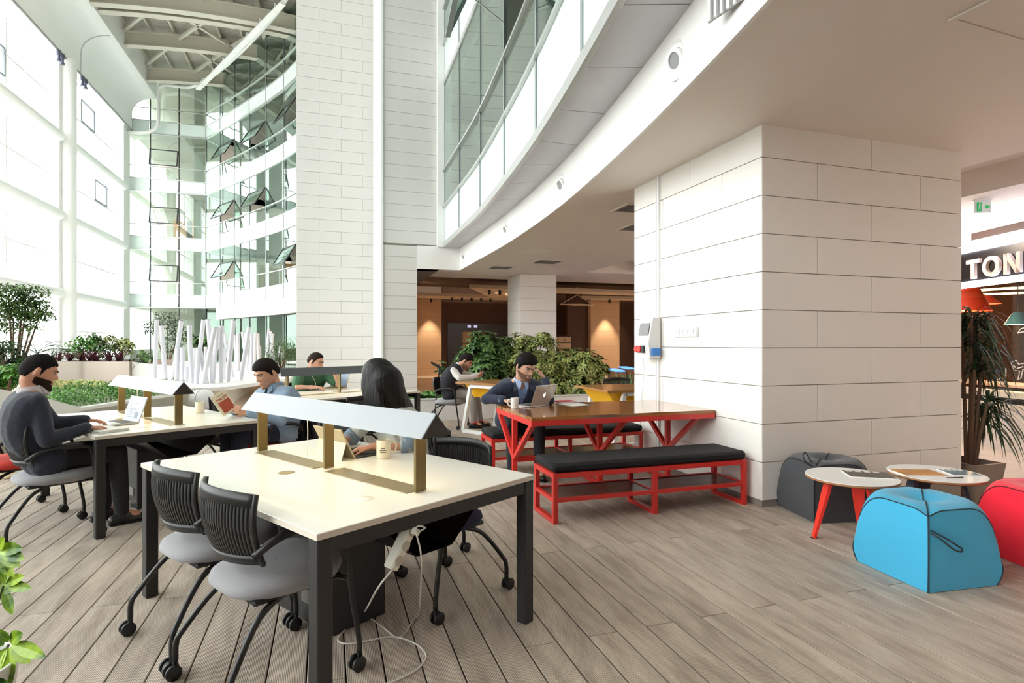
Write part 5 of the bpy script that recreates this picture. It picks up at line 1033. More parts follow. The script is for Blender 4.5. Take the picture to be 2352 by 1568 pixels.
# ---- dracaena in a pot beside the pillar
t = thing('square_pot', 'brown-grey tapered square pot beside the pillar', 'pot', (2.735, .17, -.2)); q = MB(); a, b, h_ = .165, .215, .40
q.add([(x*s, y*s, z) for s, z in ((a, 0), (b, h_), (b-.02, h_), (a-.0, .3)) for x, y in ((-1, -1), (1, -1), (1, 1), (-1, 1))], [(0, 3, 2, 1)]+[(k*4+i, k*4+(i+1) % 4, k*4+4+(i+1) % 4, k*4+4+i) for k in range(3) for i in range(4)]); q.build('pot', mat('taupe_pot', '#7b6c60', .4, coat=.1), t); MB().box((-.185, -.185, .3), (.185, .185, .33)).build('soil', M_soil, t)
t = thing('dracaena', 'tall dark strap-leaved plant growing in the square pot', 'plant', (2.735, .17, .13)); r = random.Random(5)
heads = [(.05, .0, 1.52), (-.02, .05, 1.30), (.14, -.05, 1.18), (.2, .08, 1.42), (.12, -.1, .66), (.24, .02, .5), (.0, -.06, 1.0)]
for k, (x, y, z) in enumerate(heads):
    MB().tube([(x*.3, y*.3, -.02), (x*.6, y*.6, z*.5), (x, y, z)], [.02, .017, .014], 7).build('cane', M_bark, t)
    for i in range(42):
        a = r.uniform(0, 2*PI); e = r.uniform(-.1, 1.7)
        if x+.0+math.cos(a)*.5 < -.12 and e < 3: a = PI-a
        q = MB(); leaf(q, (x, y, z+r.uniform(-.1, .04)), (math.cos(a), math.sin(a), e), (0, 0, 1), r.uniform(.42, .64), .034, r.uniform(.6, 1.5), 5, 'strap'); q.build('leaf', ML_drac, t)
# ---- foreground plant at the left edge of the frame
t = thing('umbrella_plant', 'yellow-green umbrella plant in a white pot at the deck edge', 'plant', (0, 0, 0)); r = random.Random(9); pc = D(-112, 1560, 1.75); pb = Vector((pc.x, pc.y, 0)); t.location = pb
def near_whorl(u, v, Y, ax, L, W, angs, droop=.25):
    c = D(u, v, Y)-pb; ax = Vector(ax).normalized(); x, y, _ = frame_of(ax); MB().tube(bez([(0, 0, .35), (c.x*.4, c.y*.4, c.z*.6), tuple(c)], 4), .004, 5).build('stem', M_stem, t)
    rt = Vector((CA, -SA, 0)); upv = Vector((0, 0, 1)); fw = Vector((SA, CA, 0))
    for a, l in angs:
        d = rt*math.cos(a)+upv*math.sin(a)*.8-fw*.25; q = MB(); leaf(q, c+d*.012, d, -fw+upv*.4, L*l, W, droop, 6); q.build('leaflet', ML_near, t)
A_ = math.radians
near_whorl(8, 1345, 1.9, (0, -.3, 1), .10, .036, [(A_(x), l) for x, l in ((8, 1.15), (35, 1.05), (75, .8), (120, .8), (-60, .9), (-20, .3), (165, .9), (215, .9))], .1)
near_whorl(-8, 1268, 1.9, (0, -.3, 1), .12, .045, [(A_(x), l) for x, l in ((5, 1.0), (25, 1.0), (-14, .85), (-40, .8), (60, .7), (110, .8))], .2)
near_whorl(20, 1480, 1.8, (0, -.3, 1), .13, .045, [(A_(x), l) for x, l in ((2, 1.15), (-22, .7), (-75, .8), (50, .7), (160, .8), (100, .55), (-110, .7))], .2)
near_whorl(-25, 1585, 1.75, (0, -.3, 1), .12, .05, [(A_(x), l) for x, l in ((10, 1.0), (35, .9), (60, .8), (-10, .9), (100, .8))], .25)
near_whorl(-20, 1310, 2.0, (0, -.3, 1), .1, .04, [(A_(x), l) for x, l in ((-5, 1.0), (-35, 1.0), (30, .8), (80, .8))], .2)
pot = thing('white_pot', 'white round pot at the left edge of the deck', 'pot', (pb.x, pb.y, 0)); MB().lathe([(0, 0), (.11, 0), (.13, .03), (.15, .3), (.16, .40), (.15, .40), (.14, .3), (0, .3)], 32).build('pot', M_whitec, pot, smooth=SM); MB().lathe([(0, .34), (.142, .34)], 24).build('soil', M_soil, pot)
# ---- angular white planter with hedge, cacti and pebbles
Q = [D(-60, 880, 6.1), D(0, 893, 6.5), D(102, 913, 7.6), D(187, 936, 8.5), D(345, 912, 10.2), D(405, 906, 11.0)]
t = thing('angular_planter', 'white angular planter around the clipped hedge', 'planter', (0, 0, 0)); inn = Vector((-.25, 1, 0)).normalized()
for a, b in zip(Q, Q[1:]):
    d = (b-a); d.z = 0; n_ = Vector((-d.y, d.x, 0)).normalized()*.14; vs = [(a.x, a.y, 0), (b.x, b.y, 0), (b.x+n_.x, b.y+n_.y, 0), (a.x+n_.x, a.y+n_.y, 0), (a.x, a.y, a.z), (b.x, b.y, b.z), (b.x+n_.x, b.y+n_.y, b.z), (a.x+n_.x, a.y+n_.y, a.z)]
    MB().add(vs, [(0, 3, 2, 1), (4, 5, 6, 7), (0, 1, 5, 4), (1, 2, 6, 5), (2, 3, 7, 6), (3, 0, 4, 7)]).build('wall_panel', mat('planter_white', '#f5f4f1', .5), t)
sl = [(p.x, p.y) for p in Q[1:]]+[(D(400, 880, 12.0).x, D(400, 880, 12.0).y), (D(290, 880, 14.2).x, D(290, 880, 14.2).y), (D(-60, 880, 14).x, D(-60, 880, 14).y)]
MB().prism(sl, .05, .40).build('soil', mat('pale_gravel', '#d9d2c2', .9, bump=.3, bs=50), t)
hq = MB(); r = random.Random(11); polyh = [D(100, 912, 7.9), D(187, 935, 8.75), D(430, 905, 11.6), D(400, 905, 12.4), D(105, 905, 10.6)]
def inside(x, y, P_):
    c = False; j = len(P_)-1
    for i in range(len(P_)):
        if (P_[i][1] > y) != (P_[j][1] > y) and x < (P_[j][0]-P_[i][0])*(y-P_[i][1])/(P_[j][1]-P_[i][1])+P_[i][0]: c = not c
        j = i
    return c
xs, ys = [p.x for p in polyh], [p.y for p in polyh]; k = 0
while k < 5200:
    x, y = r.uniform(min(xs), max(xs)), r.uniform(min(ys), max(ys))
    if not inside(x, y, polyh): continue
    k += 1; z = r.uniform(.40, .64)+.05*math.sin(x*5)*math.cos(y*4); leaf(hq, (x, y, z), rdir(-.2, 1, r), (0, 0, 1), r.uniform(.05, .085), r.uniform(.03, .045), .3, 2)
hq.build('hedge', ML_hedge, None, label='low clipped green hedge filling the white angular planter', cat='hedge', kind='stuff')
# barrel cacti
cm = MB(); n_ = 28; vs = []; prof = [(.3, 0), (.8, .12), (1, .35), (.95, .6), (.75, .82), (.4, .97), (.05, 1)]
for rr, z in prof:
    for k in range(n_): a = 2*PI*k/n_; s = rr*(1+.08*(1 if k % 2 else -1)); vs.append((s*math.cos(a)*.115, s*math.sin(a)*.115, z*.2))
cm.add(vs, [(i*n_+k, i*n_+(k+1) % n_, (i+1)*n_+(k+1) % n_, (i+1)*n_+k) for i in range(len(prof)-1) for k in range(n_)]); cme = cm.mesh('barrel_cactus', leafmat('cactus', '#9aa05a', '#d8cf9a', 30, .8))
for u, v, yc_ in ((118, 868, 12.6), (140, 866, 12.95), (150, 876, 12.55), (165, 863, 12.95), (176, 870, 12.6), (186, 878, 12.95), (203, 870, 12.6), (213, 877, 12.95), (229, 873, 12.6), (128, 880, 12.95)):
    p = D(u, v, yc_); place(cme, 'barrel_cactus', None, (p.x, p.y, .40), u*.1, label='pale round barrel cactus behind the clipped hedge', cat='cactus', group='barrel cacti behind the hedge')
# pebbles at the foot of the planter
pm = MB(); r = random.Random(2)
for k in range(420):
    u, v = r.uniform(-90, 75), r.uniform(1062, 1100); p = P(u, v, 0); s = r.uniform(.025, .06); pm.ell((p.x, p.y, s*.35), (s, s*r.uniform(.6, 1), s*.5), 7, 5)
pm.build('pebble_bed', mat('beige_pebbles', '#c9b393', .8, var=.2, vs=6), None, smooth=True, label='bed of beige pebbles beside the white angular planter', cat='pebbles', kind='stuff')
# ---- steel planter, white block and pole platform further back
a, b = D(95, 830, 16.2), D(297, 829, 16.2); t = thing('steel_planter', 'brushed steel planter under the purple plants', 'planter', (0, 0, 0)); dv = Vector((SA, CA, 0))*2.2
vs = [(p.x, p.y, z) for z in (0, a.z) for p in (a, b, b+dv, a+dv)]; MB().add(vs, [(0, 1, 5, 4), (1, 2, 6, 5), (2, 3, 7, 6), (3, 0, 4, 7)]).build('walls', mat('brushed_steel', '#a79b90', .3, metal=.8), t); MB().add([(p.x, p.y, a.z-.08) for p in (a, b, b+dv, a+dv)], [(0, 1, 2, 3)]).build('soil', M_soil, t)
a, b, c_ = D(300, 830, 16.3), D(345, 824, 17.5), D(412, 842, 18.5); t = thing('white_block', 'white wedge-shaped block beside the steel planter', 'block', (0, 0, 0)); vs = [(p.x, p.y, .45) for p in (a, b, c_)]+[(a.x, a.y, a.z), (b.x, b.y, b.z), (c_.x, c_.y, c_.z)]+[(D(412, 860, 16.6).x, D(412, 860, 16.6).y, .45), (D(412, 860, 16.6).x, D(412, 860, 16.6).y, .7)]
MB().add(vs, [(0, 6, 7, 3), (3, 7, 5, 4), (0, 3, 4, 1), (1, 4, 5, 2), (6, 2, 5, 7)]).build('body', M_white, t)
pts = [P(u, v, .45) for u, v in ((296, 886), (430, 892), (520, 888), (668, 868))]+[D(665, 845, 22), D(318, 840, 24)]
t = thing('pole_platform', 'low white platform carrying the cluster of white poles', 'platform', (0, 0, 0)); MB().prism([(p.x, p.y) for p in pts], .37, .45).build('deck', M_white, t); q2 = [P(296, 886, .45), P(430, 892, .45), P(520, 888, .45)]+[D(600, 850, 20), D(300, 840, 22)]; MB().prism([(p.x, p.y+.15) for p in q2], 0, .37).build('plinth', mat('cream_plinth', '#ece6dc', .6), t)
# cluster of white poles
zo = lambda x, y: (280+x*.17857, 700+y*.17857)
PO = [(450,195,420,960),(510,270,560,975),(765,205,650,975),(715,540,705,985),(775,545,780,985),(865,260,900,1010),(1050,190,960,960),(1105,185,1170,980),(1195,290,1040,1020),(1230,290,1165,1005),(1280,270,1275,1000),(1320,370,1420,930),(1435,200,1360,990),(1495,370,1500,850),(1450,385,1500,840),(1550,350,1620,850),(1640,285,1525,975),(1670,360,1660,850),(1720,355,1700,850),(1748,365,1765,830),(1890,305,1850,790),(1910,340,1965,800),(1945,370,1890,790),(2040,530,2015,800),(2068,540,2062,800),(985,555,955,1015),(935,550,925,900),(1000,560,1090,1010),(1075,540,1080,860),(1470,540,1470,840),(1775,530,1775,820),(1885,530,1880,800),(1590,360,1640,850),(835,790,830,985),(935,830,940,1000),(1150,640,1165,1005),(1320,560,1300,960),(1700,540,1690,840)]
M_pole = mat('white_pole', '#d9d8e0', .4); M_ptop = mat('pole_end', '#6e6c70', .6)
for k, (x0, y0, x1, y1) in enumerate(PO):
    b = P(*zo(x1, y1), .45); Yd = (b.x-CX)*SA+(b.y-CY)*CA
    if Yd > 23: Yd = 23; b = D(*zo(x1, y1), Yd); b.z = .45
    tp = D(*zo(x0, y0), Yd); t = thing('white_pole', 'slender white round pole in the leaning cluster on the platform', 'pole', tuple(b), 0, 'cluster of white poles'); rr = 4.6*15.5/F
    v_ = Vector(tp)-Vector(b); MB().tube([(0, 0, 0), tuple(v_)], rr, 12).build('shaft', M_pole, t, smooth=SM); MB().tube([tuple(v_), tuple(v_*1.002)], rr*.9, 12).build('end_disc', M_ptop, t)
# ---- trees and bushes by the glazing
def tree(name, label, u, vb, Y, blobs, n, m, L, W, seed, cat='tree', zb=.4, trunk=.035):
    p = D(u, vb, Y); b0 = Vector((p.x, p.y, zb)); t = thing(name, label, cat, tuple(b0)); r = random.Random(seed); q = MB(); st = MB()
    for bu, bv, ru, rv, nn in blobs:
        c = D(bu, bv, Y+r.uniform(-.4, .4)); k = Y/F
        for i in range(nn):
            d = rdir(-1, 1, r); s = r.uniform(.25, 1.05)**.6; pp = Vector((c.x+d.x*ru*k*s, c.y+d.y*ru*k*s, c.z+d.z*rv*k*s))-b0; leaf(q, pp, rdir(-.6, .4, r), (0, 0, 1), L*r.uniform(.7, 1.2), W, .4, 2)
        st.tube([(0, 0, 0), ((c-b0)*.55).to_tuple(), (c-b0).to_tuple()], [trunk, trunk*.7, trunk*.25], 6)
    q.build('foliage', m, t, kind='stuff'); st.build('trunk', M_bark, t)
tree('indoor_tree', 'slender tree with airy dark crown by the glazed wall', 33, 850, 13.0, [(20, 690, 52, 42, 900), (60, 705, 48, 32, 720), (92, 722, 30, 18, 260), (30, 735, 48, 28, 560), (55, 668, 52, 16, 380), (-40, 700, 60, 55, 300), (70, 750, 22, 14, 60)], 0, ML_tree, .11, .048, 21)
tree('indoor_tree', 'grey-green tree behind the white poles', 385, 850, 24, [(385, 735, 32, 22, 420), (350, 750, 22, 18, 200), (410, 765, 24, 26, 300), (395, 790, 26, 26, 260)], 0, ML_sil, .16, .07, 22)
tree('bamboo_bush', 'feathery bamboo bush at the foot of the tiled wall', 645, 850, 22, [(640, 810, 34, 30, 420), (665, 800, 22, 30, 260), (625, 825, 22, 18, 200)], 0, ML_green, .26, .03, 23, 'plant')
tree('monstera', 'bright green broad-leaved plant among the white poles', 455, 850, 23, [(455, 785, 22, 20, 60)], 0, ML_green, .45, .3, 24, 'plant')
tree('window_bush', 'leafy green bush by the glazing, nearest the white column', 195, 830, 17.5, [(190, 790, 28, 22, 220), (175, 805, 20, 16, 120)], 0, ML_hedge, .16, .08, 25, 'plant', .8)
tree('window_bush', 'taller leafy green bush between two lower ones by the glazing', 222, 830, 17.8, [(215, 782, 22, 20, 200), (235, 800, 24, 18, 180)], 0, ML_green, .17, .09, 26, 'plant', .8)
tree('window_bush', 'yellow-green bush by the glazing beside the banana plant', 270, 830, 18, [(258, 785, 26, 18, 200), (285, 795, 26, 20, 200)], 0, ML_var, .17, .08, 27, 'plant', .8)
tree('dark_bush', 'dark green bush behind the man in the navy sweater', 20, 880, 12.0, [(15, 815, 34, 34, 420), (60, 835, 34, 24, 300), (-20, 800, 30, 30, 200)], 0, ML_dark, .11, .05, 28, 'plant')
tree('bright_bush', 'bright green bush next to the head of the navy sweater man', 10, 900, 9.3, [(12, 862, 26, 24, 380), (-20, 870, 30, 26, 260), (30, 848, 18, 14, 120)], 0, ML_hedge, .12, .06, 29, 'plant')
def palm(label, u, v, Y, n, L, seed, zb, up=(.5, 1.6), m=ML_dark):
    p = D(u, v, Y); r = random.Random(seed); t = thing('palm', label, 'plant', (p.x, p.y, zb), 0, 'palms by the glazing'); h0 = max(.1, p.z-zb); MB().tube([(0, 0, 0), (0, 0, h0)], .04, 7).build('trunk', M_bark, t)
    for k in range(n):
        a = r.uniform(0, 2*PI); e = r.uniform(*up); q = MB(); d = Vector((math.cos(a), math.sin(a), e)).normalized(); s = Vector((-d.y, d.x, 0)).normalized(); pts = [Vector((0, 0, h0))+d*L*x-Vector((0, 0, 1))*L*.5*x*x for x in [i/9 for i in range(10)]]; q.tube(pts, .008, 4)
        for i in range(2, 10):
            for sg_ in (-1, 1): leaf(q, pts[i], s*sg_+d*.7-Vector((0, 0, .25)), (0, 0, 1), L*.28*(1.15-i/12), .03, .3, 2, 'strap')
        q.build('frond', m, t)
palm('feathery palm in front of the white column', 85, 812, 14.5, 12, .95, 31, .4); palm('small palm left of the steel planter', 118, 820, 15.6, 10, .6, 32, .4); palm('dark palm under the airy tree', 5, 800, 12.5, 10, .8, 33, .4)
for k, (u, v) in enumerate(((135, 822), (160, 826), (185, 824), (220, 820), (252, 822), (278, 824), (205, 828))):
    p = D(u, v+8, 16.5); rosette('purple_cordyline', 'spiky purple-leaved plant in the steel planter', (p.x, p.y, .82), 34, .58, .05, ML_purple, 'strap', (.4, 2.6), .45, group='purple spiky plants in the steel planter', seed=50+k, parts=False, stem=.08)
p = D(335, 822, 16.8); rosette('banana_plant', 'broad paddle-leaved plant beside the white block', (p.x, p.y, .82), 10, .85, .22, ML_green, 'oval', (.6, 2.5), .5, seed=60, spread=.12)
for k, (u, v) in enumerate(((300, 822), (322, 826))): p = D(u, v, 16.6); rosette('arching_grass', ('arching green grass at the end of the steel planter', 'arching green grass leaning over the white block')[k], (p.x, p.y, .8), 36, .6, .03, ML_dark, 'strap', (.2, 1.5), .8, seed=70+k, parts=False)
# ================================================================== people
def sm(a, b, x): t = np.clip((x-a)/(b-a), 0, 1); return t*t*(3-2*t)
HN, HM = 64, 52
def head_grid():
    th = np.linspace(0.0, PI, HM+1)[:, None]; ph = np.linspace(0, 2*PI, HN, endpoint=False)[None, :]
    dx, dy, dz = np.sin(th)*np.cos(ph), np.sin(th)*np.sin(ph), np.cos(th)+0*ph
    x, y, z = .0765*dx, .098*dy, .121*dz; t = np.clip(-dz, 0, 1); front = np.clip(dy, 0, 1)
    x = x*(1-.32*sm(.15, 1.0, t)); y = np.where(dy < 0, y*(1-.45*sm(.2, 1, t)), y); y = np.where((dy < 0) & (dz > -.2), y*1.05, y)
    fw = np.where(dy > 0, 1.0, 0.0)*np.clip(front*3, 0, 1); ax = np.abs(x); G = lambda v, s: np.exp(-(v/s)**2)
    y = y+fw*.046*sm(.25, .9, t)*G(x, .055)
    y = y-fw*.012*sm(.3, 1., np.abs(dx))
    y = y+fw*.025*G(x, .0105)*np.where(z > -.018, 1-sm(-.018, .034, z), 1-sm(.0, .012, -.018-z))
    y = y+fw*.010*G(ax-.012, .007)*G(z+.02, .009)
    y = y+fw*.005*G(z-.036, .011)*G(x, .05)-fw*.011*G(ax-.031, .014)*G(z-.015, .011)+fw*.004*G(ax-.045, .018)*G(z+.008, .02)
    y = y+fw*.006*G(x, .022)*(G(z+.047, .006)+G(z+.060, .006))-fw*.003*G(x, .03)*G(z+.0535, .003)+fw*.009*G(x, .022)*G(z+.098, .016)
    return x, y, z, dx, dy, dz
HX, HY, HZ, HDX, HDY, HDZ = head_grid()
HF = []
for i in range(HM):
    for k in range(HN):
        k2 = (k+1) % HN; HF.append((i*HN+k, (i+1)*HN+k, (i+1)*HN+k2, i*HN+k2))
def head_add(q, M, sc, off=None):
    x, y, z = HX*sc, HY*sc, HZ*sc
    if off is not None:
        x = x+HDX*off; y = y+HDY*off; z = z+HDZ*off
    q.add([tuple(v) for v in np.stack([x.ravel(), y.ravel(), z.ravel()], 1)], HF, M)
def surf_y(px_, pz_):
    d = (HX-px_)**2+(HZ-pz_)**2+np.where(HDY > 0, 0, 9); return float(HY.ravel()[np.argmin(d)])
def hair_mask(front=.066, temple=.05, side=.0, nape=-.055):
    yk = np.array([-.12, -.09, -.055, -.02, .012, .03, .05, .075, .12]); zk = np.array([nape, nape, nape+.005, side+.012, side-.02, side+.03, temple, front, front])
    zh = np.interp(HY, yk, zk)+np.array([noise.noise((a*45, b*45, c*45)) for a, b, c in zip(HX.ravel(), HY.ravel(), HZ.ravel())]).reshape(HX.shape)*.007; return sm(-.006, .008, HZ-zh)
def beard_mask(full=1.):
    ax = np.abs(HX); m = sm(.0, .012, -.024-HZ-.1*np.clip(HY-.05, 0, 1))*sm(-.03, .0, HY+.0)*np.where(ax > .012, 1, 1)
    m = np.where((ax < .028) & (HY > .06), sm(0, .004, -.033-HZ), m)
    lip = np.exp(-(HX/.021)**4)*np.exp(-((HZ+.0535)/.0105)**4)*(HY > .06); side = sm(.0, .01, HY+.005)*sm(.0, .01, .03-HY)*sm(0, .01, .02-HZ)*(HDY > -.3)
    return np.clip(np.maximum(m*(1-lip), side*.45), 0, 1)*(HDZ > -.93)
def hand(q, w, d, n, side, curl=.35, spread=.06, sc=1., thumb=.6):
    """palm and five fingers; d: along the hand, n: the way the palm faces, side +1 right hand"""
    w, d = Vector(w), Vector(d).normalized(); n = Vector(n); n = (n-d*n.dot(d)).normalized(); s = d.cross(n).normalized()*side     # s points to the little finger side
    for k, o in enumerate((-.030, -.010, .010, .029)): q.cap(w+s*o*.5*sc, w+d*(.088-.004*abs(k-1))*sc+s*o*sc, .0145*sc, .0115*sc, 8)
    for k, (o, L) in enumerate(((-.031, .072), (-.0105, .080), (.0105, .074), (.030, .058))):
        p = w+d*(.088-.004*abs(k-1))*sc+s*o*sc; a = curl*.7; dd = (d+s*spread*(k-1.5)).normalized()
        for j, fr in enumerate((.45, .31, .24)):
            v_ = dd*math.cos(a)+n*math.sin(a); p2 = p+v_*L*fr*sc; r0 = (.0088, .0080, .0074)[j]*sc; q.cap(p, p2, r0, r0*.93, 8); p = p2; a += curl*(1.0 if j == 0 else .7)
    p = w+d*.022*sc-s*.022*sc; d1 = (d*.75-s*.62+n*.25*thumb).normalized(); p2 = p+d1*.042*sc; q.cap(p, p2, .0125*sc, .0098*sc, 8); d2 = (d*.95-s*.25+n*.45*thumb).normalized(); p3 = p2+d2*.03*sc; q.cap(p2, p3, .0098*sc, .0088*sc, 8); q.cap(p3, p3+(d2+n*.2).normalized()*.022*sc, .0088*sc, .0075*sc, 8)
SKINS = {}
def skin(c): return mat('skin_'+c.strip('#'), c, .5, sss=.08, var=.05, vs=25)
def wrinkle(me, amp, sc):
    co = np.empty(len(me.vertices)*3, 'f'); me.vertices.foreach_get('co', co); no = np.empty(len(me.vertices)*3, 'f'); me.vertices.foreach_get('normal', no); co = co.reshape(-1, 3); no = no.reshape(-1, 3)
    k = np.array([noise.noise((p[0]*sc, p[1]*sc, p[2]*sc*.7)) for p in co]); co += no*(k*amp)[:, None]; me.vertices.foreach_set('co', co.ravel()); me.update()
def person(label, base, fa, J, sk, top, legs=None, shoes='#1a1918', sleeve='long', hair=None, beard=None, head=(0, 0, 0), hs=1.0, hands=None, vcut=None, under=None, vest=None, collar=None, cuff=None, bulk=1.0, hidden_legs=False, sock=None, brow='#2a1f1a', topm=None):
    base = Vector((base[0], base[1], 0)); fw = Vector((math.cos(fa), math.sin(fa), 0)); rt = Vector((math.sin(fa), -math.cos(fa), 0)); up = Vector((0, 0, 1))
    W = lambda p: fw*p[0]+rt*p[1]+up*p[2]
    t = thing('person', label, 'person', tuple(base)); g = {k: W(v) for k, v in J.items()}; B = bulk
    hc = g['head']; yaw, pit, rol = [math.radians(a) for a in head]      # yaw + turns to own left
    R = Matrix.Rotation(fa-PI/2+yaw, 4, 'Z') @ Matrix.Rotation(-pit, 4, 'X') @ Matrix.Rotation(rol, 4, 'Y'); MH = Matrix.Translation(hc) @ R
    hip, nk = g['hip'], g['neck']; mid = g.get('mid', hip.lerp(nk, .5))
    spine = bez([hip, mid, nk], 6); NS = len(spine)-1
    def torso(q, e, t0=0., t1=1.):
        for i, p in enumerate(spine):
            s = i/NS
            if s < t0-.01 or s > t1+.01: continue
            hw = np.interp(s, [0, .25, .5, .75, .9, 1], [.095, .085, .088, .115, .125, .055])*B; r = np.interp(s, [0, .25, .5, .75, .9, 1], [.112, .108, .112, .108, .085, .065])*B+e
            shv = (g['shL']-g['shR']).normalized(); ax = rt.lerp(-shv, min(1, s*1.1)).normalized(); q.cap(p-ax*hw, p+ax*hw, r, r, 12)
    def arm(q, s, e, t1=1.):
        sh, el, wr = g['sh'+s], g['el'+s], g['wr'+s]; inn = nk.lerp(sh, .55)-up*.02; q.cap(inn, sh, .066+e, .058*B+e, 10); 
        if t1 <= .5: q.cap(sh, sh.lerp(el, t1*2), .058*B+e, .054+e+.006, 10); return
        q.cap(sh, el, .056*B+e, .043*B+e, 10); q.cap(el, el.lerp(wr, (t1-.5)*2), .043*B+e, .032+e, 10)
    def leg(q, s, e, t1=1.):
        kn, an = g['kn'+s], g['an'+s]; hp = hip+rt*(.085 if s == 'R' else -.085)+up*-.01; q.cap(hp, kn, .086*B+e, .058+e, 12); q.cap(kn, kn.lerp(an, t1), .058+e, .042+e, 12)
    # --- body: one continuous surface
    q = MB(); head_add(q, MH, hs); ear = MH @ Matrix.Scale(hs, 4)
    for s in (-1, 1): q.ell((0, 0, 0), (.009, .019, .031), 12, 8, ear @ Matrix.Translation((s*.078, -.012, .0)) @ Matrix.Rotation(s*-.35, 4, 'Z') @ Matrix.Rotation(-.15, 4, 'X')); 
    chinb = MH @ Vector((0, -.022*hs, -.075*hs)); q.cap(nk-up*.04, nk+(chinb-nk)*.5, .062, .056, 14); q.cap(nk+(chinb-nk)*.5, chinb+(chinb-nk)*.2, .056, .054, 14)
    torso(q, -.022); [arm(q, s, -.012) for s in 'LR']
    if not hidden_legs:
        for s in 'LR': leg(q, s, -.014)
    for s in 'LR':
        d = g['hd'+s]-g['wr'+s]; cfg = (hands or {}).get(s, {}); hand(q, g['wr'+s], d, W(cfg.get('n', (0, 0, -1))), 1 if s == 'R' else -1, cfg.get('curl', .4), cfg.get('spread', .06), cfg.get('sc', 1.), cfg.get('thumb', .6)); q.cap(g['el'+s].lerp(g['wr'+s], .7), g['wr'+s]+d.normalized()*.012, .031, .024, 10)
    if not hidden_legs:
        for s in 'LR': q.cap(g['an'+s], g['an'+s]+W((.10, 0, 0))-up*.03, .035, .03, 8)
    place(remesh(q, 'body', skin(sk), .0055, 3, .45), 'body', t)
    # --- clothes
    cm = topm or mat('cloth_'+top.strip('#'), top, .85, bump=.12, bs=90, var=.05, vs=12, sheen=.15)
    q = MB(); torso(q, .012, 0, .9); [arm(q, s, .010, {'long': .985, 'short': .36, 'elbow': .55}[sleeve]) for s in 'LR']
    cut = None
    if vcut:
        zt, zb, wt = vcut
        def cut(c, o=nk, zt=zt, zb=zb, wt=wt):
            z = c.z; f_ = (c-spine[int(NS*.7)]).dot(fw); r_ = (c-nk).dot(rt)
            return f_ > .0 and zb < z < zt and abs(r_) < wt*(z-zb)/(zt-zb)+.008
    me = remesh(q, 'top', cm, .009, 4, .5, cut); wrinkle(me, .007, 11); place(me, 'top', t)
    if under:
        q = MB(); torso(q, .002, .15, .87); place(remesh(q, 'shirt', mat('cloth_'+under.strip('#'), under, .8, bump=.1, bs=90), .009, 4), 'shirt', t)
    if vest:
        col, zt, zb, wt = vest; q = MB(); torso(q, .022, 0, .93); [q.cap(nk.lerp(g['sh'+s], .25)-up*.03, nk.lerp(g['sh'+s], .7)-up*.03, .075, .068, 10) for s in 'LR']
        def cut2(c): z = c.z; return (c-spine[int(NS*.7)]).dot(fw) > 0 and zb < z < zt+.3 and abs((c-nk).dot(rt)) < wt*(z-zb)/(zt-zb)+.006
        me = remesh(q, 'vest', mat('cloth_'+col.strip('#'), col, .85, bump=.1, bs=90), .009, 4, .5, cut2); place(me, 'vest', t)
    if collar:
        cmn = mat('cloth_'+collar.strip('#'), collar, .8, bump=.1, bs=90); ax = (chinb-nk).normalized(); x, y, _ = frame_of(ax); yy = (fw-ax*fw.dot(ax)).normalized(); xx = yy.cross(ax)
        Mc = Matrix((( *[xx[0], yy[0], ax[0]], nk.x), (*[xx[1], yy[1], ax[1]], nk.y), (*[xx[2], yy[2], ax[2]], nk.z), (0, 0, 0, 1)))
        q = MB(); q.lathe([(.088, -.02), (.079, .035), (.071, .058), (.066, .056), (.07, -.02)], 30, Mc @ Matrix.Rotation(PI/2+.28, 4, 'Z'), 2*PI-.56); 
        for s in (-1, 1): q.add([(s*.014, .068, .045), (s*.055, .048, .055), (s*.072, .066, -.005), (s*.034, .098, -.03), (s*.012, .078, .04), (s*.055, .056, .047), (s*.072, .076, -.005), (s*.034, .106, -.03)], [(0, 1, 2, 3), (7, 6, 5, 4), (0, 3, 7, 4), (1, 5, 6, 2), (2, 6, 7, 3), (0, 4, 5, 1)], Mc)
        q.build('collar', cmn, t, smooth=SM)
    if cuff:
        for s in 'LR':
            d = (g['wr'+s]-g['el'+s]).normalized(); MB().tube([g['wr'+s]-d*.04, g['wr'+s]-d*.005], [.040, .038], 14).build('cuff', mat('cloth_'+cuff.strip('#'), cuff, .8), t, smooth=SM)
    if legs and not hidden_legs:
        q = MB(); torso(q, .006, 0, .28); [leg(q, s, .010, .95) for s in 'LR']; me = remesh(q, 'trousers', mat('cloth_'+legs.strip('#'), legs, .88, bump=.12, bs=80, var=.05, vs=10), .010, 4); wrinkle(me, .008, 10); place(me, 'trousers', t)
        for s in 'LR':
            a = g['an'+s]; fd = W(J.get('ft'+s, (1, 0, 0))).normalized(); q = MB(); zf = .03-a.z; h_ = a+up*zf
            q.cap(h_-fd*.05+up*.012, h_+fd*.02+up*.012, .042, .044, 10); q.cap(h_+fd*.02, h_+fd*.15, .045, .032, 10); q.cap(a+up*-.02, h_+fd*.03+up*.03, .045, .045, 10)
            sh_ = place(remesh(q, 'shoe', mat('shoe_'+shoes.strip('#'), shoes, .4), .009, 3), 'shoe', t)
            MB().prism([(-.085, -.032), (.06, -.042), (.15, -.038), (.185, 0), (.15, .038), (.06, .042), (-.085, .032)], -.032, -.018, Matrix.Translation(h_) @ Matrix.Rotation(math.atan2(fd.y, fd.x), 4, 'Z')).build('sole', M_wheel, sh_)
            sock = sock or '#1c1c20'
            if sock: MB().tube([a+up*.035, a-up*.01], .047, 12).build('sock', mat('sock_'+sock.strip('#'), sock, .9), t)
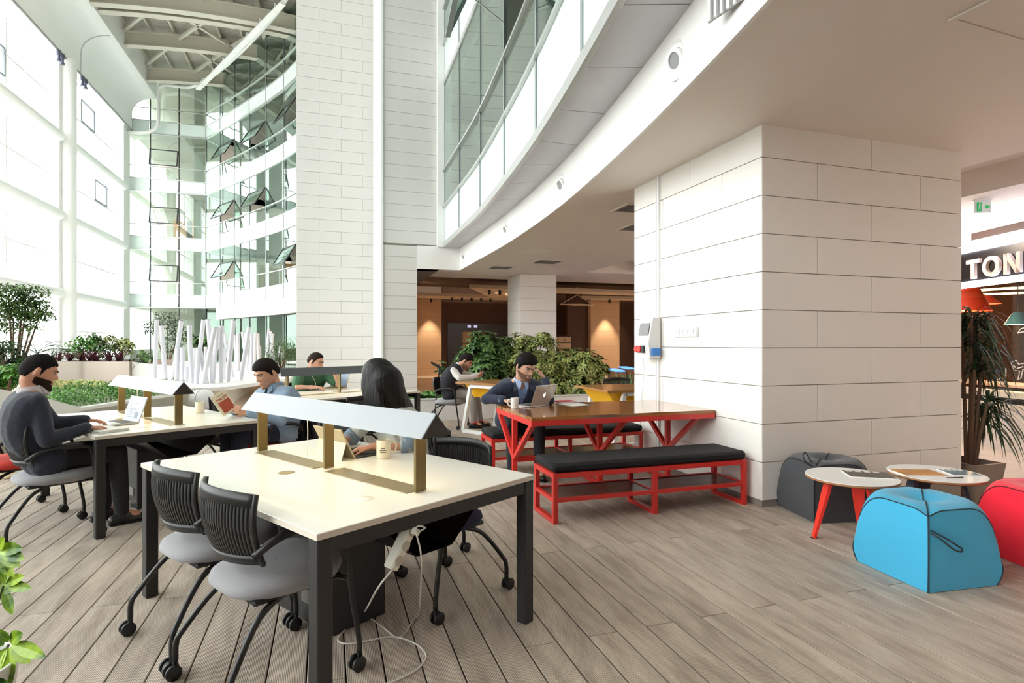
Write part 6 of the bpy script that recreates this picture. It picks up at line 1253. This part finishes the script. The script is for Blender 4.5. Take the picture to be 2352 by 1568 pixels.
    # --- hair and face
    if hair:
        col, vol, hm, lift = hair; q = MB(); off = -.006+(vol+.006)*hm+lift*hm*sm(.02, .09, HZ)*(.35+.65*sm(-.02, .07, HY)); rn = np.array([noise.noise((a*70, b*70, c*70)) for a, b, c in zip(HX.ravel(), HY.ravel(), HZ.ravel())]).reshape(HX.shape); head_add(q, MH, hs, off+rn*.003*hm*(vol > .008)); q.build('hair', mat('hair_'+col.strip('#'), col, .7, bump=.6, bs=220, var=.3, vs=60, spec=.12), t, smooth=True)
    if beard:
        col, bm_, th_ = beard; q = MB(); head_add(q, MH, hs, -.006+(th_+.006)*bm_); q.build('beard', mat('beard_'+col.strip('#'), col, .8, bump=.4, bs=300, spec=.1), t, smooth=True)
    F_ = MH @ Matrix.Scale(hs, 4)
    for s in (-1, 1):
        y = surf_y(s*.031, .014); e = MB().ell((s*.031, y-.003, .0125), (.0135, .0075, .006), 12, 8, F_).build('eye', mat('eye_white', '#d9d2cb', .3), t, smooth=True); MB().ell((s*.031, y+.0028, .0105), (.0055, .0028, .0045), 10, 6, F_).build('iris', mat('iris_dark', '#22160f', .3), e, smooth=True)
        MB().tube([F_ @ Vector((s*.0175, y+.0028, .015)), F_ @ Vector((s*.031, y+.006, .0195)), F_ @ Vector((s*.0445, y+.0, .0155))], .0024*hs, 6).build('eyelid', mat('lash', '#3a2a22', .7), t)
        q = MB(); a_, b_, c_ = [Vector((s*u_, surf_y(s*u_, w_)+.001, w_)) for u_, w_ in ((.013, .033), (.031, .039), (.048, .033))]; q.cap(F_ @ a_, F_ @ b_, .0048*hs, .0045*hs, 8); q.cap(F_ @ b_, F_ @ c_, .0045*hs, .003*hs, 8); q.build('eyebrow', mat('hair_'+brow.strip('#'), brow, .8), t)
    y = surf_y(0, -.0535); q = MB(); q.ell((0, y-.002, -.0485), (.021, .0065, .0046), 14, 8, F_); q.ell((0, y-.002, -.059), (.018, .0068, .0055), 14, 8, F_); q.build('lips', mat('lips_'+sk.strip('#'), tuple(a*b for a, b in zip(lin(sk)[:3], (.82, .55, .55))), .45), t, smooth=True)
    return t, g, base, MH
HM_short = hair_mask(); HM_reced = hair_mask(.088, .07, .0, -.05)
# man in navy sweater typing
p1 = person('man in navy sweater typing at a laptop', MCH, DR, dict(hip=(-.09, 0, .555), mid=(-.21, 0, .79), neck=(-.165, 0, 1.03), head=(-.125, 0, 1.19), shR=(-.165, .185, .975), shL=(-.14, -.185, .985), elR=(-.12, .25, .72), wrR=(.13, .17, .775), hdR=(.24, .15, .765), elL=(.0, -.22, .78), wrL=(.19, -.16, .795), hdL=(.30, -.14, .78), knR=(.33, .12, .565), knL=(.34, -.12, .565), anR=(.36, .12, .085), anL=(.30, -.12, .085)), '#c98f72', '#262a38', '#201f22', hair=('#1b1614', .004, HM_short, .004), beard=('#33251e', beard_mask(), .0026), head=(-6, 22, 0), hs=1.08, collar='#c9bfc2', cuff='#c9c2c8', hands={'R': dict(curl=.45), 'L': dict(curl=.45)}, bulk=1.08)
# man in denim shirt reading
p2 = person('man in light blue denim shirt reading a book', RCH, DR+PI, dict(hip=(-.10, 0, .555), mid=(-.14, 0, .75), neck=(-.06, 0, .965), head=(.02, .005, 1.122), shR=(-.02, .185, .905), shL=(-.07, -.19, .905), elR=(.10, .27, .70), wrR=(.30, .125, .80), hdR=(.37, .10, .835), elL=(.03, -.27, .69), wrL=(.255, -.15, .785), hdL=(.35, -.105, .815), knR=(.33, .12, .57), knL=(.33, -.12, .57), anR=(.34, .12, .085), anL=(.34, -.12, .085)), '#d3a183', '#8aa0b6', '#2b3242', hair=('#211a17', .010, HM_short, .014), head=(8, 30, 0), hs=1.10, collar='#7f97ae', hands={'R': dict(n=(.1, -.9, .2), curl=.5), 'L': dict(n=(.1, .9, .2), curl=.5)}, bulk=1.05)
# man in green polo
p3 = person('man in green polo shirt with earphones writing', GCH, DR-PI/2, dict(hip=(-.10, 0, .555), mid=(-.08, 0, .78), neck=(.03, 0, 1.00), head=(.115, 0, 1.135), shR=(.03, .20, .95), shL=(.03, -.20, .95), elR=(.16, .30, .79), wrR=(.31, .11, .785), hdR=(.37, .03, .78), elL=(.30, -.27, .79), wrL=(.36, -.16, .97), hdL=(.33, -.12, 1.04), knR=(.34, .13, .57), knL=(.34, -.13, .57), anR=(.36, .13, .085), anL=(.36, -.13, .085)), '#d9a58c', '#3d6a48', '#3d5680', sleeve='short', hair=('#2e211c', .006, HM_reced, .006), head=(32, 24, 0), hs=1.12, collar='#3d6a48', hands={'R': dict(curl=.7), 'L': dict(n=(-.6, .6, 0), curl=.6)}, bulk=1.12)
# long-haired woman
p4 = person('woman with long black hair leaning over a tablet', WCH, DR+PI, dict(hip=(-.06, 0, .555), mid=(-.03, 0, .76), neck=(.07, 0, .985), head=(.155, 0, 1.165), shR=(.07, .165, .93), shL=(.09, -.165, .93), elR=(.20, .26, .77), wrR=(.33, .17, .775), hdR=(.41, .15, .765), elL=(.12, -.25, .765), wrL=(.30, -.13, .775), hdL=(.385, -.07, .765), knR=(.30, .1, .56), knL=(.30, -.1, .56), anR=(.30, .1, .085), anL=(.30, -.1, .085)), '#d29a80', '#b7b8ae', '#2a2a30', sleeve='elbow', head=(-64, 26, 0), hs=1.02, hands={'R': dict(curl=.45), 'L': dict(curl=.45)}, bulk=.9)
t, g, b0, MH = p4; q = MB(); r = random.Random(4); fw = Vector((math.cos(DR+PI), math.sin(DR+PI), 0)); rt = Vector((math.sin(DR+PI), -math.cos(DR+PI), 0))
head_add(q, MH, 1.02, -.004+.024*np.maximum(hair_mask(.07, .055, -.09, -.12), 0))
for k in range(30):
    a = -2.6+5.2*k/29; tp = MH @ Vector((.062*math.sin(a), -.03-.06*math.cos(a), .05)); m_ = MH @ Vector((.085*math.sin(a), -.035-.085*math.cos(a), -.04)); s_ = math.sin(a)
    sh = g['neck']+rt*(-.12*s_*-1 if 0 else .125*s_)*1.0+fw*(-.105*math.cos(a)-.01)+Vector((0, 0, .0)); e_ = sh+rt*(.02*s_)+fw*(-.03*math.cos(a))-Vector((0, 0, .14+.05*r.random()))
    pts = bez([tp, m_, sh, e_], 4); q.tube(pts, [.024]*5+[.026]*4+[.024, .021, .017, .008][:len(pts)-9], 7)
for k in range(5):
    y_ = -.01+.022*k; tp = MH @ Vector((-.05, y_*.6, .075)); m_ = MH @ Vector((-.088, y_, -.02)); sh = MH @ Vector((-.10, y_+.01, -.14)); q.tube(bez([tp, m_, sh, sh-Vector((0, 0, .12))], 4), [.02]*10+[.016, .012, .006], 7)
me = remesh(q, 'hair', mat('hair_black_long', '#0f0c0b', .5, spec=.3, bump=.6, bs=60, stretch=(1, 1, .06)), .008, 3); place(me, 'hair', t)
for s in 'LR': d = (g['el'+s]-g['sh'+s]).normalized(); d2 = (g['wr'+s]-g['el'+s]).normalized(); MB().tube([g['el'+s]-d*.05, g['el'+s], g['el'+s]+d2*.05], [.056, .056, .05], 12).build('rolled_sleeve', mat('denim_roll', '#7f8fa0', .85), t, smooth=True)
# man in navy blazer
B5 = Vector((-1.56, 1.97, 0))
p5 = person('man in navy blazer typing with hand at his forehead', B5, math.radians(-94), dict(hip=(0, 0, .565), mid=(.06, 0, .78), neck=(.22, 0, .985), head=(.33, -.02, 1.16), shR=(.20, .205, .925), shL=(.27, -.195, .925), elR=(.20, .37, .815), wrR=(.37, .22, .82), hdR=(.45, .13, .805), elL=(.47, -.24, .815), wrL=(.44, -.20, 1.03), hdL=(.43, -.145, 1.12), knR=(.46, .15, .53), knL=(.47, -.13, .53), anR=(.42, .15, .085), anL=(.40, -.15, .085)), '#c99a80', '#252c40', '#22232b', hair=('#15110f', .012, HM_short, .016), beard=('#6e4f40', beard_mask(), .0012), head=(24, 32, 0), hs=1.16, collar='#a9b9d8', cuff='#b9c6e0', under='#8ea3cf', vcut=(1.06, .70, .085), hands={'R': dict(curl=.5), 'L': dict(n=(-.3, .9, .1), curl=.45, spread=.12)}, bulk=1.08)
t, g, b0, MH = p5
for s in (-1, 1):   # lapels
    fw = Vector((math.cos(math.radians(-94)), math.sin(math.radians(-94)), 0)); rt = Vector((fw.y, -fw.x, 0)); nk = g['neck']; a = nk+rt*s*.075+fw*.03+Vector((0, 0, .03)); b = nk+rt*s*.105+fw*.085-Vector((0, 0, .09)); c = nk+rt*s*.02+fw*.05-Vector((0, 0, .27)); d = nk+rt*s*.06+fw*.098-Vector((0, 0, .07))
    MB().add([a, b, c, d, a+fw*.008, b+fw*.008, c+fw*.008, d+fw*.008], [(0, 1, 2, 3), (7, 6, 5, 4), (0, 4, 5, 1), (1, 5, 6, 2), (2, 6, 7, 3), (3, 7, 4, 0)]).build('lapel', mat('cloth_lapel', '#1f2536', .8), t)
# man in dark vest with phone
V6 = math.radians(-18)
p6 = person('man in dark vest and white shirt looking at a phone', VCH, V6, dict(hip=(-.02, 0, .56), mid=(-.05, 0, .78), neck=(.10, 0, 1.0), head=(.23, 0, 1.105), shR=(.05, .19, .95), shL=(.07, -.19, .95), elR=(.15, .27, .84), wrR=(.42, .12, .855), hdR=(.50, .06, .885), elL=(.24, -.26, .85), wrL=(.46, -.09, .87), hdL=(.53, -.02, .90), knR=(.38, .12, .56), knL=(.40, -.12, .56), anR=(.38, .12, .085), anL=(.47, -.10, .085)), '#c9967c', '#ded9d6', '#8d8784', hair=('#1c1613', .008, HM_short, .012), beard=('#8a6350', beard_mask(), .0009), head=(-4, 36, 0), hs=1.10, collar='#e2dedb', vest=('#25252c', 1.02, .72, .07), hands={'R': dict(n=(0, -.8, .5), curl=.75), 'L': dict(n=(0, .8, .5), curl=.75)}, sock='#c8283a', bulk=1.05)
# --- things held or worn
t, g, b0, MH = p6; fw = Vector((math.cos(V6), math.sin(V6), 0)); c_ = b0+g['hdR'].lerp(g['hdL'], .5)+fw*.05+Vector((0, 0, .03)); ph = thing('phone', 'dark phone held by the man in the vest', 'phone', tuple(c_), V6-PI/2); Mq = Matrix.Rotation(math.radians(-45), 4, 'X'); MB().bbox((-.036, -.004, -.07), (.036, .004, .07), .003, Mq).build('case', M_dark, ph); MB().box((-.033, -.0052, -.064), (.033, -.0042, .064), Mq).build('screen', mat('phone_glass', '#16181c', .1), ph)
t, g, b0, MH = p2; fwb = Vector((math.cos(DR+PI), math.sin(DR+PI), 0)); cc = b0+g['hdR'].lerp(g['hdL'], .5)+fwb*.05+Vector((0, 0, .045))
rtc, fwc = Vector((CA, -SA, 0)), Vector((SA, CA, 0)); ub = (rtc*-.42+Vector((0, 0, .85))+fwc*-.30).normalized(); wb = (rtc*.75+fwc*.62+Vector((0, 0, .22))); wb = (wb-ub*wb.dot(ub)).normalized(); nb = wb.cross(ub).normalized()
if nb.dot(fwc) > 0: nb = -nb
wb = ub.cross(nb).normalized(); MBk = Matrix(((wb.x, ub.x, nb.x, cc.x), (wb.y, ub.y, nb.y, cc.y), (wb.z, ub.z, nb.z, cc.z), (0, 0, 0, 1)))
bk = thing('book', 'cream book with red title held by the man in denim', 'book', (0, 0, 0)); bk.matrix_world = MBk; M_cream = mat('book_cream', '#ece2c8', .6)
MB().bbox((-.062, -.096, -.018), (.06, .096, .0), .002).build('pages', M_paper, bk); MB().box((-.066, -.1, .0005), (.066, .1, .0025)).build('front_cover', M_cream, bk); MB().box((-.066, -.1, -.0205), (.066, .1, -.0185)).build('back_cover', M_cream, bk); MB().box((-.068, -.1, -.0205), (-.0645, .1, .0025)).build('spine', M_cream, bk)
MB().box((-.045, -.082, .0027), (.055, .025, .0034)).build('cover_picture', mat('cover_red', '#b5553c', .6, var=.6, vs=60), bk); text('FAUST', .034, mat('title_red', '#b8402e', .6), bk, Matrix.Translation((.004, .045, .0031)), 'title', .0004, .001); MB().box((-.03, .075, .0027), (.035, .082, .0032)).build('author_line', mat('gold_line', '#b9a468', .6), bk)
d = (g['wrL']-g['elL']).normalized(); w_ = MB().tube([b0+g['wrL']-d*.03, b0+g['wrL']-d*.012], [.0365, .036], 16).build('wristwatch', mat('watch_steel', '#6e7478', .3, metal=.8), None, smooth=SM, label='steel wristwatch on the wrist of the reading man', cat='watch')
t, g, b0, MH = p3; e_ = b0+(MH @ Vector((.088, -.01, -.02))); MB().tube(bez([e_, e_+Vector((-.01, -.03, -.12)), b0+g['neck']+Vector((.05, -.13, -.16)), b0+g['neck']+Vector((.07, -.15, -.26)), b0+g['hdR']+Vector((.06, .04, .02))], 6), .0028, 5).build('earphone_wire', M_plug, None, label='white earphone wire of the man in the green polo', cat='earphones')
